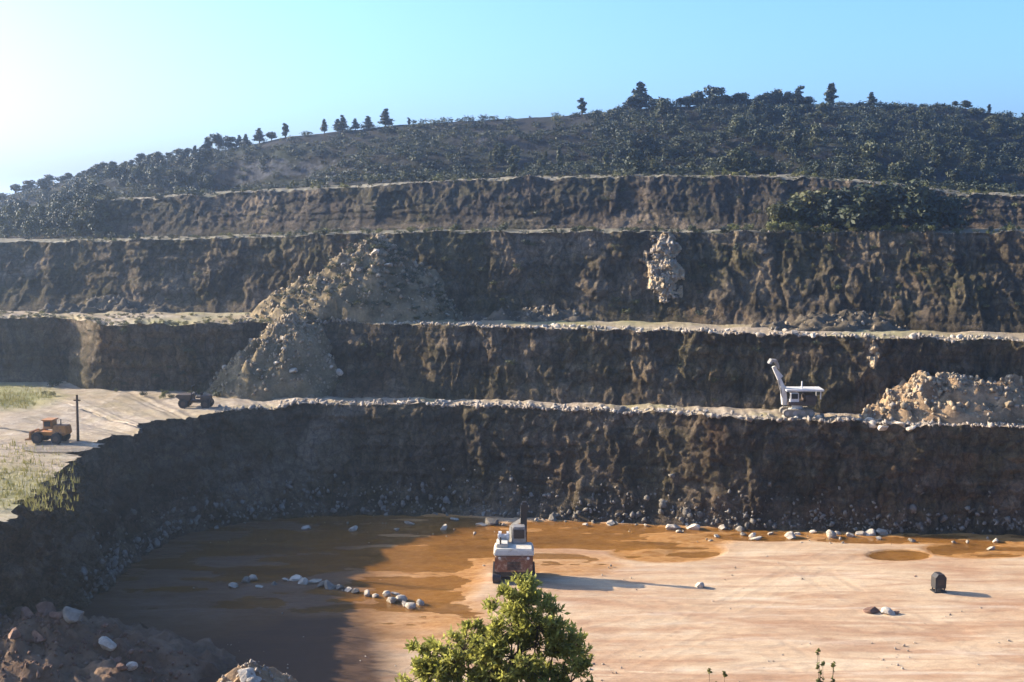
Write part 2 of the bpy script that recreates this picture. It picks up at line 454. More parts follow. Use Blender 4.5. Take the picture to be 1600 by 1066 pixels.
ridge = contour([(p, atd(p, y, d)) for p, y, d in ((-420, 372, 225), (-100, 322, 215), (0, 308, 210), (140, 274, 205), (250, 250, 200), (310, 243, 196), (450, 214, 190), (640, 194, 185),
                                                  (800, 186, 180), (900, 180, 178), (980, 172, 175), (1050, 166, 175), (1300, 166, 175), (1500, 168, 175), (1600, 186, 178), (2020, 215, 182))])
back = ridge + np.array([0, 70, -16])
segs = [('w', foot2, crest2, 36, 'quarry_wall', 'cliff2'), ('b', crest2, foot3, 9, 'bench', 'bench'), ('w', foot3, crest3, 46, 'quarry_wall', 'cliff3'),
        ('b', crest3, foot4, 10, 'bench', 'bench_high'), ('w', foot4, crest4, 34, 'quarry_wall', 'cliff4'), ('b', crest4, foot5, 10, 'bench', 'bench_high'),
        ('h', foot5, ridge, 80, 'hillside', 'hill'), ('k', ridge, back, 8, 'hillside', 'hill')]
LEVEL = {}
prev = None
for si, (kd, A, B, n, nm, mk) in enumerate(segs):
    P = np.zeros((n + 1, len(PX), 3))
    seed = 10.0 + 7 * si
    mid = 0.5 * (A + B); t2 = np.gradient(mid, axis=0)[:, :2]; t2 /= np.linalg.norm(t2, axis=1)[:, None]
    nn = np.stack([t2[:, 1], -t2[:, 0]], -1)
    for r in range(n + 1):
        v = r / n
        if kd == 'w':
            hz = 0.5 * v ** 0.6 + 0.5 * v
            P[r, :, :2] = A[:, :2] * (1 - hz) + B[:, :2] * hz
            P[r, :, 2] = A[:, 2] * (1 - v) + B[:, 2] * v
            for i in range(len(PX)):
                x, y, z = P[r, i]
                d = wall_disp(x, z, seed, (0.4 + 0.6 * min(1, v * 3)) * 1.05)
                P[r, i, 0] += nn[i, 0] * d; P[r, i, 1] += nn[i, 1] * d
                P[r, i, 2] += (fbm(x * 0.35, seed, 7, 4) * 0.3 + fbm(x * 1.4, seed, 2, 3) * 0.12) * v ** 3
                if r == 0: P[r, i, 2] -= 0.5
        elif kd == 'b':
            P[r] = A * (1 - v) + B * v
            P[r, :, 2] += 0.0
            if r:
                for i in range(len(PX)):
                    x, y, z = P[r, i]
                    P[r, i, 2] += fbm(x * 0.3, y * 0.5, 4, 4) * 0.18
            # carry the crest wobble over from the wall below, fading out
            if r == 0: off = prev - P[0]
            P[r] += off * (1 - v) ** 2
            if r == n: P[r, :, 1] += 2.0
        else:
            P[r] = A * (1 - v) + B * v
            if kd == 'h':
                bulge = 4 * v * (1 - v)
                for i in range(len(PX)):
                    x, y, z = P[r, i]
                    f = (fbm(x * 0.045, y * 0.06, 2, 5) * 1.6 - (1.0 if v > .6 else 1.0 * v / .6)) * (1 - v ** 3) + fbm(x * 0.2, y * 0.2, 8, 4) * 0.45
                    # two weathered steps across the slope
                    w1 = 0.06 * noise.noise(Vector((x * 0.06, 0, 5))); k1 = max(0, min(1, .35 + 1.6 * noise.noise(Vector((x * .045, 3, 1))))); k2 = max(0, min(1, .45 + 1.6 * noise.noise(Vector((x * .04, 7, 4)))))
                    stp = 1.4 * k1 * (math.tanh(22 * (v - 0.62 - w1)) - 1) + 1.2 * k2 * (math.tanh(24 * (v - 0.33 + w1)) - 1)
                    P[r, i, 2] += f * min(1, bulge * 1.3) * (1 if v < 0.9 else 0.4) + stp * min(1, bulge * 1.2)
                    if r == n: P[r, i, 2] += fbm(x * 0.25, 5, 5, 3) * 0.12
                if r == n: last = P[r].copy()
            elif kd == 'k':
                P[r, :, 2] += -6 * v * v
                if r == 0: P[r] = last
    prev = P[-1]
    LEVEL[si] = P
    me = grid_mesh(nm, P, kd != 'w')
    if kd == 'b':
        ga = me.attributes.new('green', 'FLOAT', 'POINT')
        gv = np.array([max(0, min(1, 0.25 + fbm(x * 0.12, y * 0.1, 9, 3) + (0.35 if si >= 3 else 0))) for x, y, z in P.reshape(-1, 3)], np.float32)
        ga.data.foreach_set('value', gv)
    tag(link(nm, me, M[mk]), kind='structure')

# --- lowest bench and the plateau on the left
crest_top = P1[-1]
out_k = [(-100, 26, -24.5), (-100, 40, -22), (-100, 58, -19), (-100, 75, Z1), (-98, 92, Z1), (-94, 122, Z1)]
fx = lambda p: (np.interp(p, PX, foot2[:, 0]), np.interp(p, PX, foot2[:, 1]) + 5, Z1)
out_k += [fx(-100), fx(80), fx(250), fx(430), fx(700), fx(1000), fx(1150), fx(1340), fx(1600), fx(2000)]
outc = dense([Vector(k) for k in out_k], U1)
for j in range(3): outc[:, j] = smooth1(outc[:, j], 15)
RB = 60
PB = np.zeros((RB, N1, 3))
gB = np.zeros((RB, N1), np.float32)
for r in range(RB):
    v = (r / (RB - 1)) ** 1.7
    PB[r] = crest_top * (1 - v) + outc * v
    flat = np.interp(v, [0, 0.08, 1], [0, 1, 1])
    for i in range(N1):
        x, y, z = PB[r, i]
        PB[r, i, 2] += flat * (fbm(x * 0.12, y * 0.12, 1, 4) * 0.22 + fbm(x * 0.7, y * 0.7, 3, 3) * 0.07)
        px, py = proj(PB[r, i])
        g = 0.0
        if px < 500:
            g = max(0, 1.15 - ((px - 10) / 95) ** 2 - ((py - 618) / 26) ** 2)
            g = max(g, 0.75 - ((px - 20) / 110) ** 2 - ((py - 770) / 60) ** 2)
        gB[r, i] = min(1, g + max(0, fbm(x * 0.2, y * 0.2, 6, 3) * 0.7 - 0.15))
me = grid_mesh('bench', PB)
me.attributes.new('green', 'FLOAT', 'POINT').data.foreach_set('value', gB.reshape(-1))
tag(link('bench', me, M['bench']), kind='structure')

# --- pit floor with shallow basins, water sheet lying in them
xs = np.linspace(-36, 54, 620); ys = np.linspace(46, 104, 400)
TRK = []
for pts_ in (((760, 1066), (900, 1000), (1100, 955), (1340, 935), (1640, 930)), ((900, 905), (1010, 940), (1190, 1000), (1330, 1080)), ((850, 900), (960, 885), (1150, 880), (1400, 900), (1640, 905)),
             ((1640, 985), (1400, 1000), (1150, 1030), (960, 1080)), ((820, 925), (800, 960), (720, 1010), (640, 1075)), ((1250, 880), (1330, 930), (1480, 990), (1640, 1050)), ((900, 1075), (1080, 985), (1240, 900), (1320, 865))):
    q_ = np.array([[*atz(a_, b_, ZF)[:2]] for a_, b_ in pts_]); tt = np.linspace(0, len(q_) - 1, 160)
    cv = np.stack([smooth1(np.interp(tt, np.arange(len(q_)), q_[:, j]), 25) for j in range(2)], -1)
    tn = np.gradient(cv, axis=0); tn /= np.linalg.norm(tn, axis=1)[:, None]; nn_ = np.stack([-tn[:, 1], tn[:, 0]], -1)
    for sd in (-1.05, 1.05): TRK.append(cv + nn_ * sd)
TRK = np.concatenate(TRK)
XX, YY = np.meshgrid(xs, ys); TD = np.full(XX.shape, 9.0)
for k in range(0, len(TRK)):
    tx, ty = TRK[k]
    i0, i1 = np.searchsorted(xs, (tx - .9, tx + .9)); j0, j1 = np.searchsorted(ys, (ty - .9, ty + .9))
    if i1 > i0 and j1 > j0: TD[j0:j1, i0:i1] = np.minimum(TD[j0:j1, i0:i1], np.hypot(XX[j0:j1, i0:i1] - tx, YY[j0:j1, i0:i1] - ty))
track_m = np.clip(1 - TD / .42, 0, 1).astype(np.float32)
PF = np.zeros((len(ys), len(xs), 3)); wet = np.zeros((len(ys), len(xs)), np.float32); left_shade = wet.copy()
BAS = [(430, 850, 260, 62, .62), (560, 835, 170, 45, .8), (640, 880, 105, 75, 0.9), (690, 845, 110, 40, 1.0), (870, 832, 100, 20, 0.85), (1000, 838, 140, 20, 0.8),
       (1040, 858, 80, 18, 0.9), (1405, 866, 44, 8, 1.0), (1540, 856, 85, 14, 1.0), (1180, 832, 120, 12, 0.8), (1460, 838, 200, 10, 0.7), (300, 900, 160, 90, 0.5),
       (480, 925, 150, 35, 0.6), (650, 955, 110, 30, 0.45), (860, 880, 110, 20, 0.35), (650, 975, 80, 40, .3)]
for a, y in enumerate(ys):
    for b, x in enumerate(xs):
        px, py = proj((x, y, ZF))
        m = 0
        for cx, cy, rx, ry, k in BAS:
            q = ((px - cx) / rx) ** 2 + ((py - cy) / ry) ** 2
            if q < 4: m = max(m, k * min(1, max(0, 1.5 - q)) + (.22 * k * max(0, 1 - q / 4) if q > 1 else .165 * k))
        wet[a, b] = m; left_shade[a, b] = max(0, min(1, 1.25 - max(0, px - 480) / 160)) if py > 780 else 0  # second mask: painted shade, full at the left, fading out to the right
        f = fbm(x * 0.10, y * 0.14, 2, 2)
        track_m[a, b] *= max(0, min(1, .25 + 1.6 * fbm(x * .2, y * .2, 33, 3))) * (1 - min(1, m))
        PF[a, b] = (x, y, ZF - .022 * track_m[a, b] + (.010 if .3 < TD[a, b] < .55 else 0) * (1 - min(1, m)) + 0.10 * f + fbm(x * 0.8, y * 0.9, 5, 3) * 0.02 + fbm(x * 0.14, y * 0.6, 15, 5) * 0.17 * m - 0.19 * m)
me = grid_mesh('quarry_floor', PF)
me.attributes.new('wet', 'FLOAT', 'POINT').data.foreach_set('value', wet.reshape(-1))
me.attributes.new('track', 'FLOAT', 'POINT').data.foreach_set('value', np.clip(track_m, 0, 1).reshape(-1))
me.attributes.new('left_shade', 'FLOAT', 'POINT').data.foreach_set('value', left_shade.reshape(-1))
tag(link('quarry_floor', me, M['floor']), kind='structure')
wl = ZF - 0.125
wp = np.zeros((2, 2, 3))
for a, y in enumerate((46, 105)):
    for b, x in enumerate((-34, 60)): wp[a, b] = (x, y, wl)
tag(link('water', grid_mesh('water', wp, False), M['water']), kind='structure')

# --- far ground to the horizon, and the slope under the camera
g = np.zeros((2, 2, 3))
for a, y in enumerate((-4000, 4000)):
    for b, x in enumerate((-4000, 4000)): g[a, b] = (x, y, ZF - 1.2)
tag(link('ground', grid_mesh('ground', g, False), M['far']), kind='structure')
xs = np.linspace(-70, 70, 150); ys = np.linspace(-14, 60, 110)
PN = np.zeros((len(ys), len(xs), 3))


def near_z(x, y):
    base = -1.75 if y < 1 else -1.75 - 0.52 * (y - 1)
    return max(base, ZF - 1.0) + fbm(x * 0.15, y * 0.15, 3, 4) * 0.35 * min(1, max(0, (y - 2) / 6))


for a, y in enumerate(ys):
    for b, x in enumerate(xs): PN[a, b] = (x, y, near_z(x, y))
tag(link('near_slope', grid_mesh('near_slope', PN), M['near']), kind='structure')


# ------------------------------------------------------------------ heaps and scree
def heap(name, c, h, rx, ry, mat, rough=0.4, seed=0.0, power=1.0, down=0.6, label=None, group=None, cat='rubble heap', lean=0.0, edge=None):
    nr, na = 34, 120
    P = np.zeros((nr, na, 3))
    for r in range(nr):
        q = r / (nr - 1)
        for a in range(na):
            t = 2 * math.pi * a / (na - 1)
            rr = q * 1.12 * (1 + 0.22 * noise.noise(Vector((math.cos(t) * 1.6, math.sin(t) * 1.6, seed))))
            x = c[0] + rx * rr * math.cos(t) + lean * (1 - q); y = c[1] + ry * rr * math.sin(t)
            z = c[2] + h * (1 - q ** power) - down * max(0, q - 0.85) / 0.15
            k = rough * (0.35 + min(1, q * 3)) * 0.7
            z += h * .15 * q * (1.2 - q) * 2 * noise.noise(Vector((math.cos(t) * 4.5, math.sin(t) * 4.5, seed + q * .8)))
            z += fbm(x * 0.6, y * 0.6, seed, 4) * k + fbm(x * 1.9, y * 1.9, seed + 3, 4) * k * 0.55
            if edge:
                e = edge(x)
                if y < e: z = min(z, c[2] + .25 + .5 * max(0, fbm(x, 0, seed, 3))) if q > .55 else z; y = e + (y - e) * .12
            P[r, a] = (x, y, z)
    P[:, -1] = P[:, 0]
    o = link(name, grid_mesh(name, P), mat)
    tag(o, label, cat, group)
    return P


HP = {}
ed2 = lambda x: float(np.interp(x, LEVEL[1][0, :, 0], LEVEL[1][0, :, 1])) + .15
ed1 = lambda x: float(np.interp(x, crest_top[300:, 0], crest_top[300:, 1])) + .15
c = atd(588, 381, 117); HP['A'] = heap('scree_cone', (c.x - 1.0, 115.8, Z2 - .1), 7.9, 9.8, 4.4, M['scree'], 0.9, 1.0, 1.05,
    label='tall tan scree cone leaning on the wide middle face with its left flank lit', cat='scree cone', lean=1.6, edge=ed2)
c = atd(444, 494, 110); HP['B'] = heap('scree_cone', (c.x - 1.0, 110.6, Z1 - .2), 7.2, 6.2, 4.9, M['scree'], 0.85, 4.0, 1.25,
    label='lower tan scree cone spilling from the second bench onto the left plateau', cat='scree cone', lean=1.6)
FANS = []
for q, (px, si, z0, h_, rx_, ry_) in enumerate(((170, 2, Z2, 1.8, 7.5, 1.6), (860, 2, Z2, 1.7, 8.0, 1.5), (1330, 2, Z2, 1.9, 9.0, 1.7))):
    L0 = LEVEL[si][0]; i0 = int(np.interp(px, PX, np.arange(len(PX)))); pp = L0[i0]
    FANS.append(heap('scree_fan', (pp[0], pp[1] + .9, z0 - .15), h_, rx_, ry_ + .9, M['fan'], 0.8, 20.0 + q, 0.8,
                     label='grey brown scree fan at the foot of the ' + ('second' if si == 0 else 'wide middle') + ' face', cat='scree fan', group='scree fans at the foot of the ' + ('second' if si == 0 else 'wide middle') + ' face'))


def scar(name, si, pxc, v0, v1, wpx, push, seed, label):
    L = LEVEL[si]; nr, nc = L.shape[:2]
    c0 = int(np.interp(pxc - wpx * 1.3, PX, np.arange(nc))); c1 = int(np.interp(pxc + wpx * 1.3, PX, np.arange(nc)))
    r0, r1 = int(v0 * (nr - 1)), int(v1 * (nr - 1))
    m = 3; A_ = L[r0:r1 + 1, c0:c1 + 1]; R_, C_ = (A_.shape[0] - 1) * m + 1, (A_.shape[1] - 1) * m + 1
    Q = np.zeros((R_, C_, 3))
    for r in range(R_):
        for cc in range(C_):
            fr, fc = r / m, cc / m; a, b = min(int(fr), A_.shape[0] - 2), min(int(fc), A_.shape[1] - 2); u, t = fr - a, fc - b
            p = (A_[a, b] * (1 - t) + A_[a, b + 1] * t) * (1 - u) + (A_[a + 1, b] * (1 - t) + A_[a + 1, b + 1] * t) * u
            vv = r / (R_ - 1); hh = (cc / (C_ - 1) - .5) * 2 + .35 * noise.noise(Vector((vv * 4, seed, 0)))
            k = 1 - abs(hh) ** 1.6 * 1.15 - abs(vv * 2 - 1) ** 3 * .9 + .7 * fbm(p[0] * .8, p[2] * .8, seed, 4)
            d = push * min(1.0, k) + .35 * fbm(p[0] * 1.5, p[2] * 1.5, seed + 3, 4) + .22 * (noise.cell(Vector((p[0] * 2, p[2] * 2, seed))) - .5)
            Q[r, cc] = (p[0] - .25 * max(0, d), p[1] - (d if k > 0 else -.5), p[2])
    tag(link(name, grid_mesh(name, Q, False), M['heap_pale']), label, 'rockfall')
    return Q


HP['C'] = scar('rockfall', 2, 1040, .2, 1.0, 25, .8, 6.0, 'bright pale rockfall high on the wide upper face')
HP['C2'] = scar('rockfall', 0, 1366, .6, 1.0, 9, .3, 9.0, 'small pale patch of broken rock under the second bench edge above the rubble heap')
c = atd(1440, 600, 97); HP['D'] = heap('rubble_heap', (c.x + 6.2, 97.6, Z1 - .1), 3.5, 11.0, 3.0, M['heap'], 1.0, 8.0, 1.35,
    label='long tan rubble heap on the lowest bench at the right', cat='rubble heap', lean=-4.6, edge=ed1)
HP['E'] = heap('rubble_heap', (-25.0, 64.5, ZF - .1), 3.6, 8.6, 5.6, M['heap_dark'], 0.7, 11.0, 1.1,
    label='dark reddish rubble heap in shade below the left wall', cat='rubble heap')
HP['G'] = heap('rubble_heap', (-12.6, 57.5, ZF - .2), 3.6, 4.2, 3.4, M['heap'], 0.5, 15.0, 1.1,
    label='small dirt heap with sunlit pale stones at the bottom edge', cat='rubble heap')


# ------------------------------------------------------------------ rocks
def rock_mesh(seed, mat, sub=2):
    rnd = random.Random(seed)
    bm = bmesh.new(); bmesh.ops.create_icosphere(bm, subdivisions=sub, radius=0.5)
    sx, sy, sz = rnd.uniform(0.9, 1.55), rnd.uniform(0.75, 1.15), rnd.uniform(0.6, 1.05)
    pl = []
    for _ in range(9):
        n = Vector((rnd.gauss(0, 1), rnd.gauss(0, 1), rnd.gauss(0, 1))).normalized(); pl.append((n, rnd.uniform(0.20, 0.40)))
    for v in bm.verts:
        for n, d in pl:
            k = v.co.dot(n) - d
            if k > 0: v.co -= n * k
        v.co *= 1 + 0.06 * fbm(v.co.x * 3 + seed, v.co.y * 3, v.co.z * 3, 3)
        v.co = Vector((v.co.x * sx, v.co.y * sy, v.co.z * sz + 0.2 * sz))
    me = bpy.data.meshes.new('boulder'); bm.to_mesh(me); bm.free(); me.materials.append(mat)
    return me


ROCK = {k: [rock_mesh(31 * j + s, M['rock_' + k], 3) for s in range(7)] for j, k in enumerate(('pale', 'grey', 'red', 'tan'))}


def rock(p, size, kind, label, group=None, cat='boulder', name='boulder', flat=1.0):
    if size < 0.40 and group:      # the smallest ones of a row belong to the loose stones
        {'pale': STONES, 'grey': TAL, 'tan': TAN, 'red': RUB}[kind].append((p[0], p[1], p[2], size)); return None
    me = random.choice(ROCK[kind])
    o = bpy.data.objects.new(name, me); COL.objects.link(o)
    o.location = (p[0], p[1], p[2] - size * 0.06)
    o.rotation_euler = (random.uniform(-.3, .3), random.uniform(-.3, .3), random.uniform(0, 6.28))
    s = size * random.uniform(0.9, 1.1)
    o.scale = (s, s * random.uniform(.85, 1.1), s * random.uniform(.75, 1.1) * flat)
    tag(o, label, cat, group)
    return o


def crest1_at(px, inset=0.4):
    """a point on the lowest bench near its edge, at picture column px"""
    pr = np.array([proj(p)[0] for p in crest_top[200:]]) if not hasattr(crest1_at, 'pr') else crest1_at.pr
    crest1_at.pr = pr
    i = 200 + int(np.argmin(abs(pr - px)))
    p = crest_top[i]
    return Vector((p[0] - N2d[i, 0] * inset, p[1] - N2d[i, 1] * inset, p[2]))


def level_at(si, px, row):
    i = int(np.interp(px, PX, np.arange(len(PX))))
    return Vector(LEVEL[si][row, i])


TAL = []; TAN = []; RUB = []
STONES = []   # gravel positions (x,y,z,size)
# row on the edge of the lowest bench
nrow = 0
px = 440.0
while px < 1345:
    inset = random.uniform(0.1, 1.6)
    p = crest1_at(px, inset)
    big = random.random()
    s = random.uniform(0.25, 0.55) + (0.3 if big > 0.85 else 0)
    if 590 < px < 720 or 960 < px < 1060: s *= 1.25
    zone = ('between the left plateau and the scree' if px < 620 else 'above the drill rig' if px < 900 else 'left of the white excavator' if px < 1195
            else 'around the tracks of the white excavator' if px < 1300 else 'next to the long rubble heap')
    kind = 'pale' if random.random() < 0.8 else 'grey'
    rock(p, s, kind, f'{"pale" if kind == "pale" else "grey"} boulder on the lowest bench edge {zone}', f'{kind} boulders on the lowest bench edge {zone}')
    nrow += 1
    px += random.choice((3, 5, 7, 10, 16, 22)) * random.uniform(.7, 1.2)
for k in range(2400):
    q = random.uniform(340, 1700)
    if random.random() > .6 + 1.3 * abs(noise.noise(Vector((q * .021, 2, 2)))): continue
    p = crest1_at(q, abs(random.gauss(0, .9)) - 0.15); STONES.append((p.x, p.y, p.z, .05 + .42 * random.random() ** 3.2))
# row on the edge of the second bench
px = 655.0
while px < 1610:
    p = level_at(1, px, random.choice((0, 1, 1, 2)))
    s = random.uniform(0.22, 0.45) + (0.2 if random.random() > 0.84 else 0)
    zone = ('beside the tall scree cone' if px < 860 else 'under the bright rockfall' if px < 1150 else 'above the white excavator' if px < 1350 else 'above the long rubble heap')
    rock(p, s, 'pale', f'pale boulder on the second bench edge {zone}', f'pale boulders on the second bench edge {zone}')
    px += random.choice((3, 5, 8, 12, 20)) * random.uniform(.7, 1.2)
for px, s in ((725, .75), (752, .6), (868, .6), (1232, .65), (700, .5)):
    rock(level_at(1, px, 3), s, 'pale', 'whitish block standing back from the second bench edge', 'whitish blocks on the second bench')
for k in range(1700):
    q = random.uniform(360, 1650)
    if random.random() > .55 + 1.3 * abs(noise.noise(Vector((q * .023, 6, 2)))): continue
    p = level_at(1, q, random.choice((0, 0, 0, 1, 1, 2))); STONES.append((p.x + random.uniform(-.2, .2), p.y + random.uniform(-.1, .3), p.z, .05 + .36 * random.random() ** 3.2))
for k in range(350):
    q = random.uniform(200, 1650); p = level_at(random.choice((3, 5)), q, random.choice((0, 0, 1, 2))); STONES.append((p.x, p.y, p.z, random.uniform(.06, .2)))
for k in range(1500):
    i = random.randrange(230, N1); p = P1[min(RW - 1, int(abs(random.gauss(0, 8)))), i]; TAL.append((p[0], p[1], p[2], random.uniform(.08, .34) * random.choice((1, 1, 1, 1.8))))
# fallen blocks along the foot of the lowest wall
FOOT = [(757, 806, 1.1), (770, 818, 1.3), (752, 820, .7), (845, 808, 1.0), (862, 812, 1.3), (838, 814, .7), (955, 818, .8), (968, 816, .7), (1052, 826, .9), (1062, 832, .6), (1084, 826, .9), (1074, 822, .6),
        (1130, 826, .8), (1142, 824, .9), (1155, 828, .7), (1162, 836, .6), (1176, 838, .7), (1236, 840, 1.0), (1246, 836, .6), (1298, 838, .9), (1308, 834, .7), (1330, 838, .8), (1345, 836, .8), (1362, 836, .9),
        (1378, 834, 1.0), (1390, 832, .7), (1372, 842, .5), (1425, 846, .5), (1555, 846, .8), (1548, 858, .6), (1490, 848, .4), (695, 826, .7), (620, 828, .6), (552, 828, .9), (480, 826, .7), (640, 818, .6),
        (710, 812, .6), (1010, 822, .5), (915, 820, .5), (1270, 832, .5), (1205, 834, .5), (1110, 846, .4), (1180, 842, .8), (1120, 838, .5)]
for px, py, s in FOOT:
    p = atz(px, py, ZF - 0.1)
    zone = ('in the shaded water' if px < 700 else 'behind the drill rig' if px < 880 else 'at the middle of the wall foot' if px < 1200 else 'near the brown puddles at the right')
    rock(p, s * random.uniform(.85, 1.05), 'pale' if random.random() < .8 else 'grey', f'fallen pale block on the pit floor {zone}', f'fallen blocks on the pit floor {zone}')
# causeway of stones in the dark water on the left
CAUS = [(366, 918), (384, 912), (396, 906), (408, 918), (428, 915), (446, 908), (462, 906), (474, 914), (490, 910), (503, 916), (516, 918), (530, 920), (545, 922), (556, 926)]
for px, py in CAUS:
    rock(atz(px, py, ZF - .12), random.uniform(.55, .95), random.choice(('grey', 'pale')), 'shaded stone in the line across the dark water', 'shaded stones in the line across the water')
for px, py, s in ((573, 930, .75), (588, 932, .6), (602, 930, .6), (612, 940, .7), (624, 937, .75), (634, 945, .7), (642, 948, .65), (655, 943, .6), (618, 928, .5)):
    rock(atz(px, py, ZF - .1), s, 'pale', 'sunlit stone at the right end of the line across the water', 'sunlit stones at the end of the line across the water')
# loose stones out on the floor
rock(atz(1364, 956, ZF), 0.95, 'red', 'brown loose rock, left one of the pair on the open floor', cat='rock')
rock(atz(1388, 958, ZF), 0.9, 'pale', 'whitish loose rock beside the brown one on the open floor', cat='rock')
rock(atz(1401, 958, ZF), 0.5, 'red', 'small dark stone at the right of the whitish rock', cat='rock')
rock(atz(1092, 918, ZF), 0.65, 'pale', 'single small pale rock on the floor right of the drill rig shadow', cat='rock')
rock(atz(1430, 902, ZF), 0.35, 'red', 'small brown stone left of the black upright machine', cat='rock')
for k in range(3200):
    px, py = random.uniform(300, 1700), random.uniform(812, 1066)
    if random.random() < 0.3: py = 812 + abs(random.gauss(0, 22)) + max(0, (px - 700) * 0.022)
    if random.random() > 2.2 * max(0, noise.noise(Vector((px * .011, py * .03, 8)))) + (.5 if py < 850 else .04): continue
    ww = max([k_ * max(0, 1.2 - ((px - cx) / rx) ** 2 - ((py - cy) / ry) ** 2) for cx, cy, rx, ry, k_ in BAS])
    if ww > .15 and random.random() < .93: continue
    p = atz(px, py, ZF); STONES.append((p.x, p.y, p.z - .02, (.03 + .16 * random.random() ** 3) * (1.6 if py < 850 else 1)))


def on_heap(H, q0, q1, a0=0, a1=1):
    r = int(random.uniform(q0, q1) * (H.shape[0] - 1)); a = int(random.uniform(a0, a1) * (H.shape[1] - 1))
    return Vector(H[r, a])


for k in range(20):
    rock(on_heap(HP['D'], .1, .95, .5, 1.0), random.uniform(.4, .85), 'tan', 'tan boulder lying on the long tan rubble heap', 'boulders on the long rubble heap')
for k in range(10):
    p = crest1_at(random.uniform(1360, 1425), random.uniform(-.3, .5)); p.z -= random.uniform(-.1, .7)
    rock(p, random.uniform(.5, .9), 'pale', 'pale boulder tumbling over the bench edge at the rubble heap tip', 'boulders tumbling from the rubble heap tip')
for k in range(2200): p = on_heap(HP['D'], .02, .98, .45, 1.0); (TAN if random.random() < .8 else STONES).append((p.x, p.y, p.z, .05 + .5 * random.random() ** 4))
for k in range(16):
    rock(on_heap(HP['C'], .1, .95, .25, .75), random.uniform(.35, .8), 'tan', 'tan boulder lodged in the bright rockfall', 'boulders in the bright rockfall')
for k in range(260): p = on_heap(HP['C'], .02, .95, .2, .8); STONES.append((p.x, p.y, p.z, random.uniform(.1, .4)))
for k in range(14):
    rock(on_heap(HP['A'], .25, .98, .5, 1.0), random.uniform(.35, .8), random.choice(('pale', 'grey')), 'boulder on the tall olive scree cone', 'boulders on the tall scree cone')
for k in range(2300): p = on_heap(HP['A'], .03, .98, .45, 1.0); TAN.append((p.x, p.y, p.z, .05 + .42 * random.random() ** 4))
for k in range(12):
    rock(on_heap(HP['B'], .2, .98, .5, 1.0), random.uniform(.35, .7), random.choice(('pale', 'grey')), 'boulder on the lower pale scree cone', 'boulders on the lower scree cone')
for k in range(1700): p = on_heap(HP['B'], .03, .98, .45, 1.0); TAN.append((p.x, p.y, p.z, .05 + .4 * random.random() ** 4))
for FP in FANS:
    for k in range(160): p = on_heap(FP, .1, .98, .5, 1.0); (TAL if random.random() < .5 else TAN).append((p.x, p.y, p.z, .06 + .35 * random.random() ** 3))
for k in range(30):
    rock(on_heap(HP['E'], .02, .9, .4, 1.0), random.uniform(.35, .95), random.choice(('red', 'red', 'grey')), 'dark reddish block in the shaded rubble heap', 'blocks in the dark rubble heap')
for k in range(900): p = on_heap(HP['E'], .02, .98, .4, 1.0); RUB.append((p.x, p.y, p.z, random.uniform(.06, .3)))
for k in range(260): p = on_heap(HP['G'], .02, .98); STONES.append((p.x, p.y, p.z, random.uniform(.06, .25)))


def on_surface(P, px, py):
    flat = P.reshape(-1, 3); u = flat[:, 1] * cP - flat[:, 2] * sP; v = flat[:, 1] * sP + flat[:, 2] * cP
    X = 800 + FPX * flat[:, 0] / u; Y = 533 - FPX * v / u
    near = np.where((X - px) ** 2 + (Y - py) ** 2 < 16 ** 2)[0]
    if len(near): return Vector(flat[near[int(np.argmin(flat[near, 1]))]])      # the side facing the pit
    return Vector(flat[int(np.argmin((X - px) ** 2 + (Y - py) ** 2))])


p = on_surface(HP['E'], 166, 992); p.y -= .15; rock(p, .95, 'pale', 'large white boulder on the dark rubble heap', None)
p = on_surface(HP['E'], 205, 1034); p.y -= .1; rock(p, 0.62, 'pale', 'smaller white boulder at the lower tip of the dark rubble heap', None)
p = on_surface(HP['E'], 130, 955); rock(p, 1.1, 'grey', 'tan block crowning the dark rubble heap', None)
for px, py, s in ((372, 1048, .85), (402, 1052, .8), (350, 1062, .55), (388, 1062, .6), (415, 1066, .55), (360, 1056, .45), (394, 1046, .5)):
    rock(on_surface(HP['G'], px, py), s, 'pale', 'cream boulder on top of the small dirt heap', 'cream boulders on the small dirt heap')

# all the loose small stones as one sheet of gravel
ico = bmesh.new(); bmesh.ops.create_icosphere(ico, subdivisions=1, radius=0.5)
iv = np.array([tuple(v.co) for v in ico.verts]); ifc = np.array([[v.index for v in f.verts] for f in ico.faces]); ico.free()
for S_, nm, mk, lb in ((STONES, 'gravel', 'gravel', 'loose small pale stones strewn on benches, heaps and floor'), (TAL, 'talus', 'rock_grey', 'grey broken stones piled along the foot of the walls'),
                       (TAN, 'scree', 'tan_stone', 'tan broken stones covering the scree cones and the long rubble heap'), (RUB, 'rubble', 'rock_red', 'small reddish stones on the dark rubble heap')):
    V = []; Fc = []
    for k, (x, y, z, s) in enumerate(S_):
        rot = np.array(Euler((random.random() * 6, random.random() * 6, random.random() * 6)).to_matrix())
        sh = iv * (1 + np.clip(rng.normal(0, .3, (len(iv), 1)), -.55, .6)) * np.array([1.25, .9, .75])
        V.append(sh @ rot * s + np.array([x, y, z + s * .08])); Fc.append(ifc + k * len(iv))
    tag(link(nm, raw_mesh(nm, np.concatenate(V), np.concatenate(Fc)), M[mk]), lb, nm, kind='stuff')


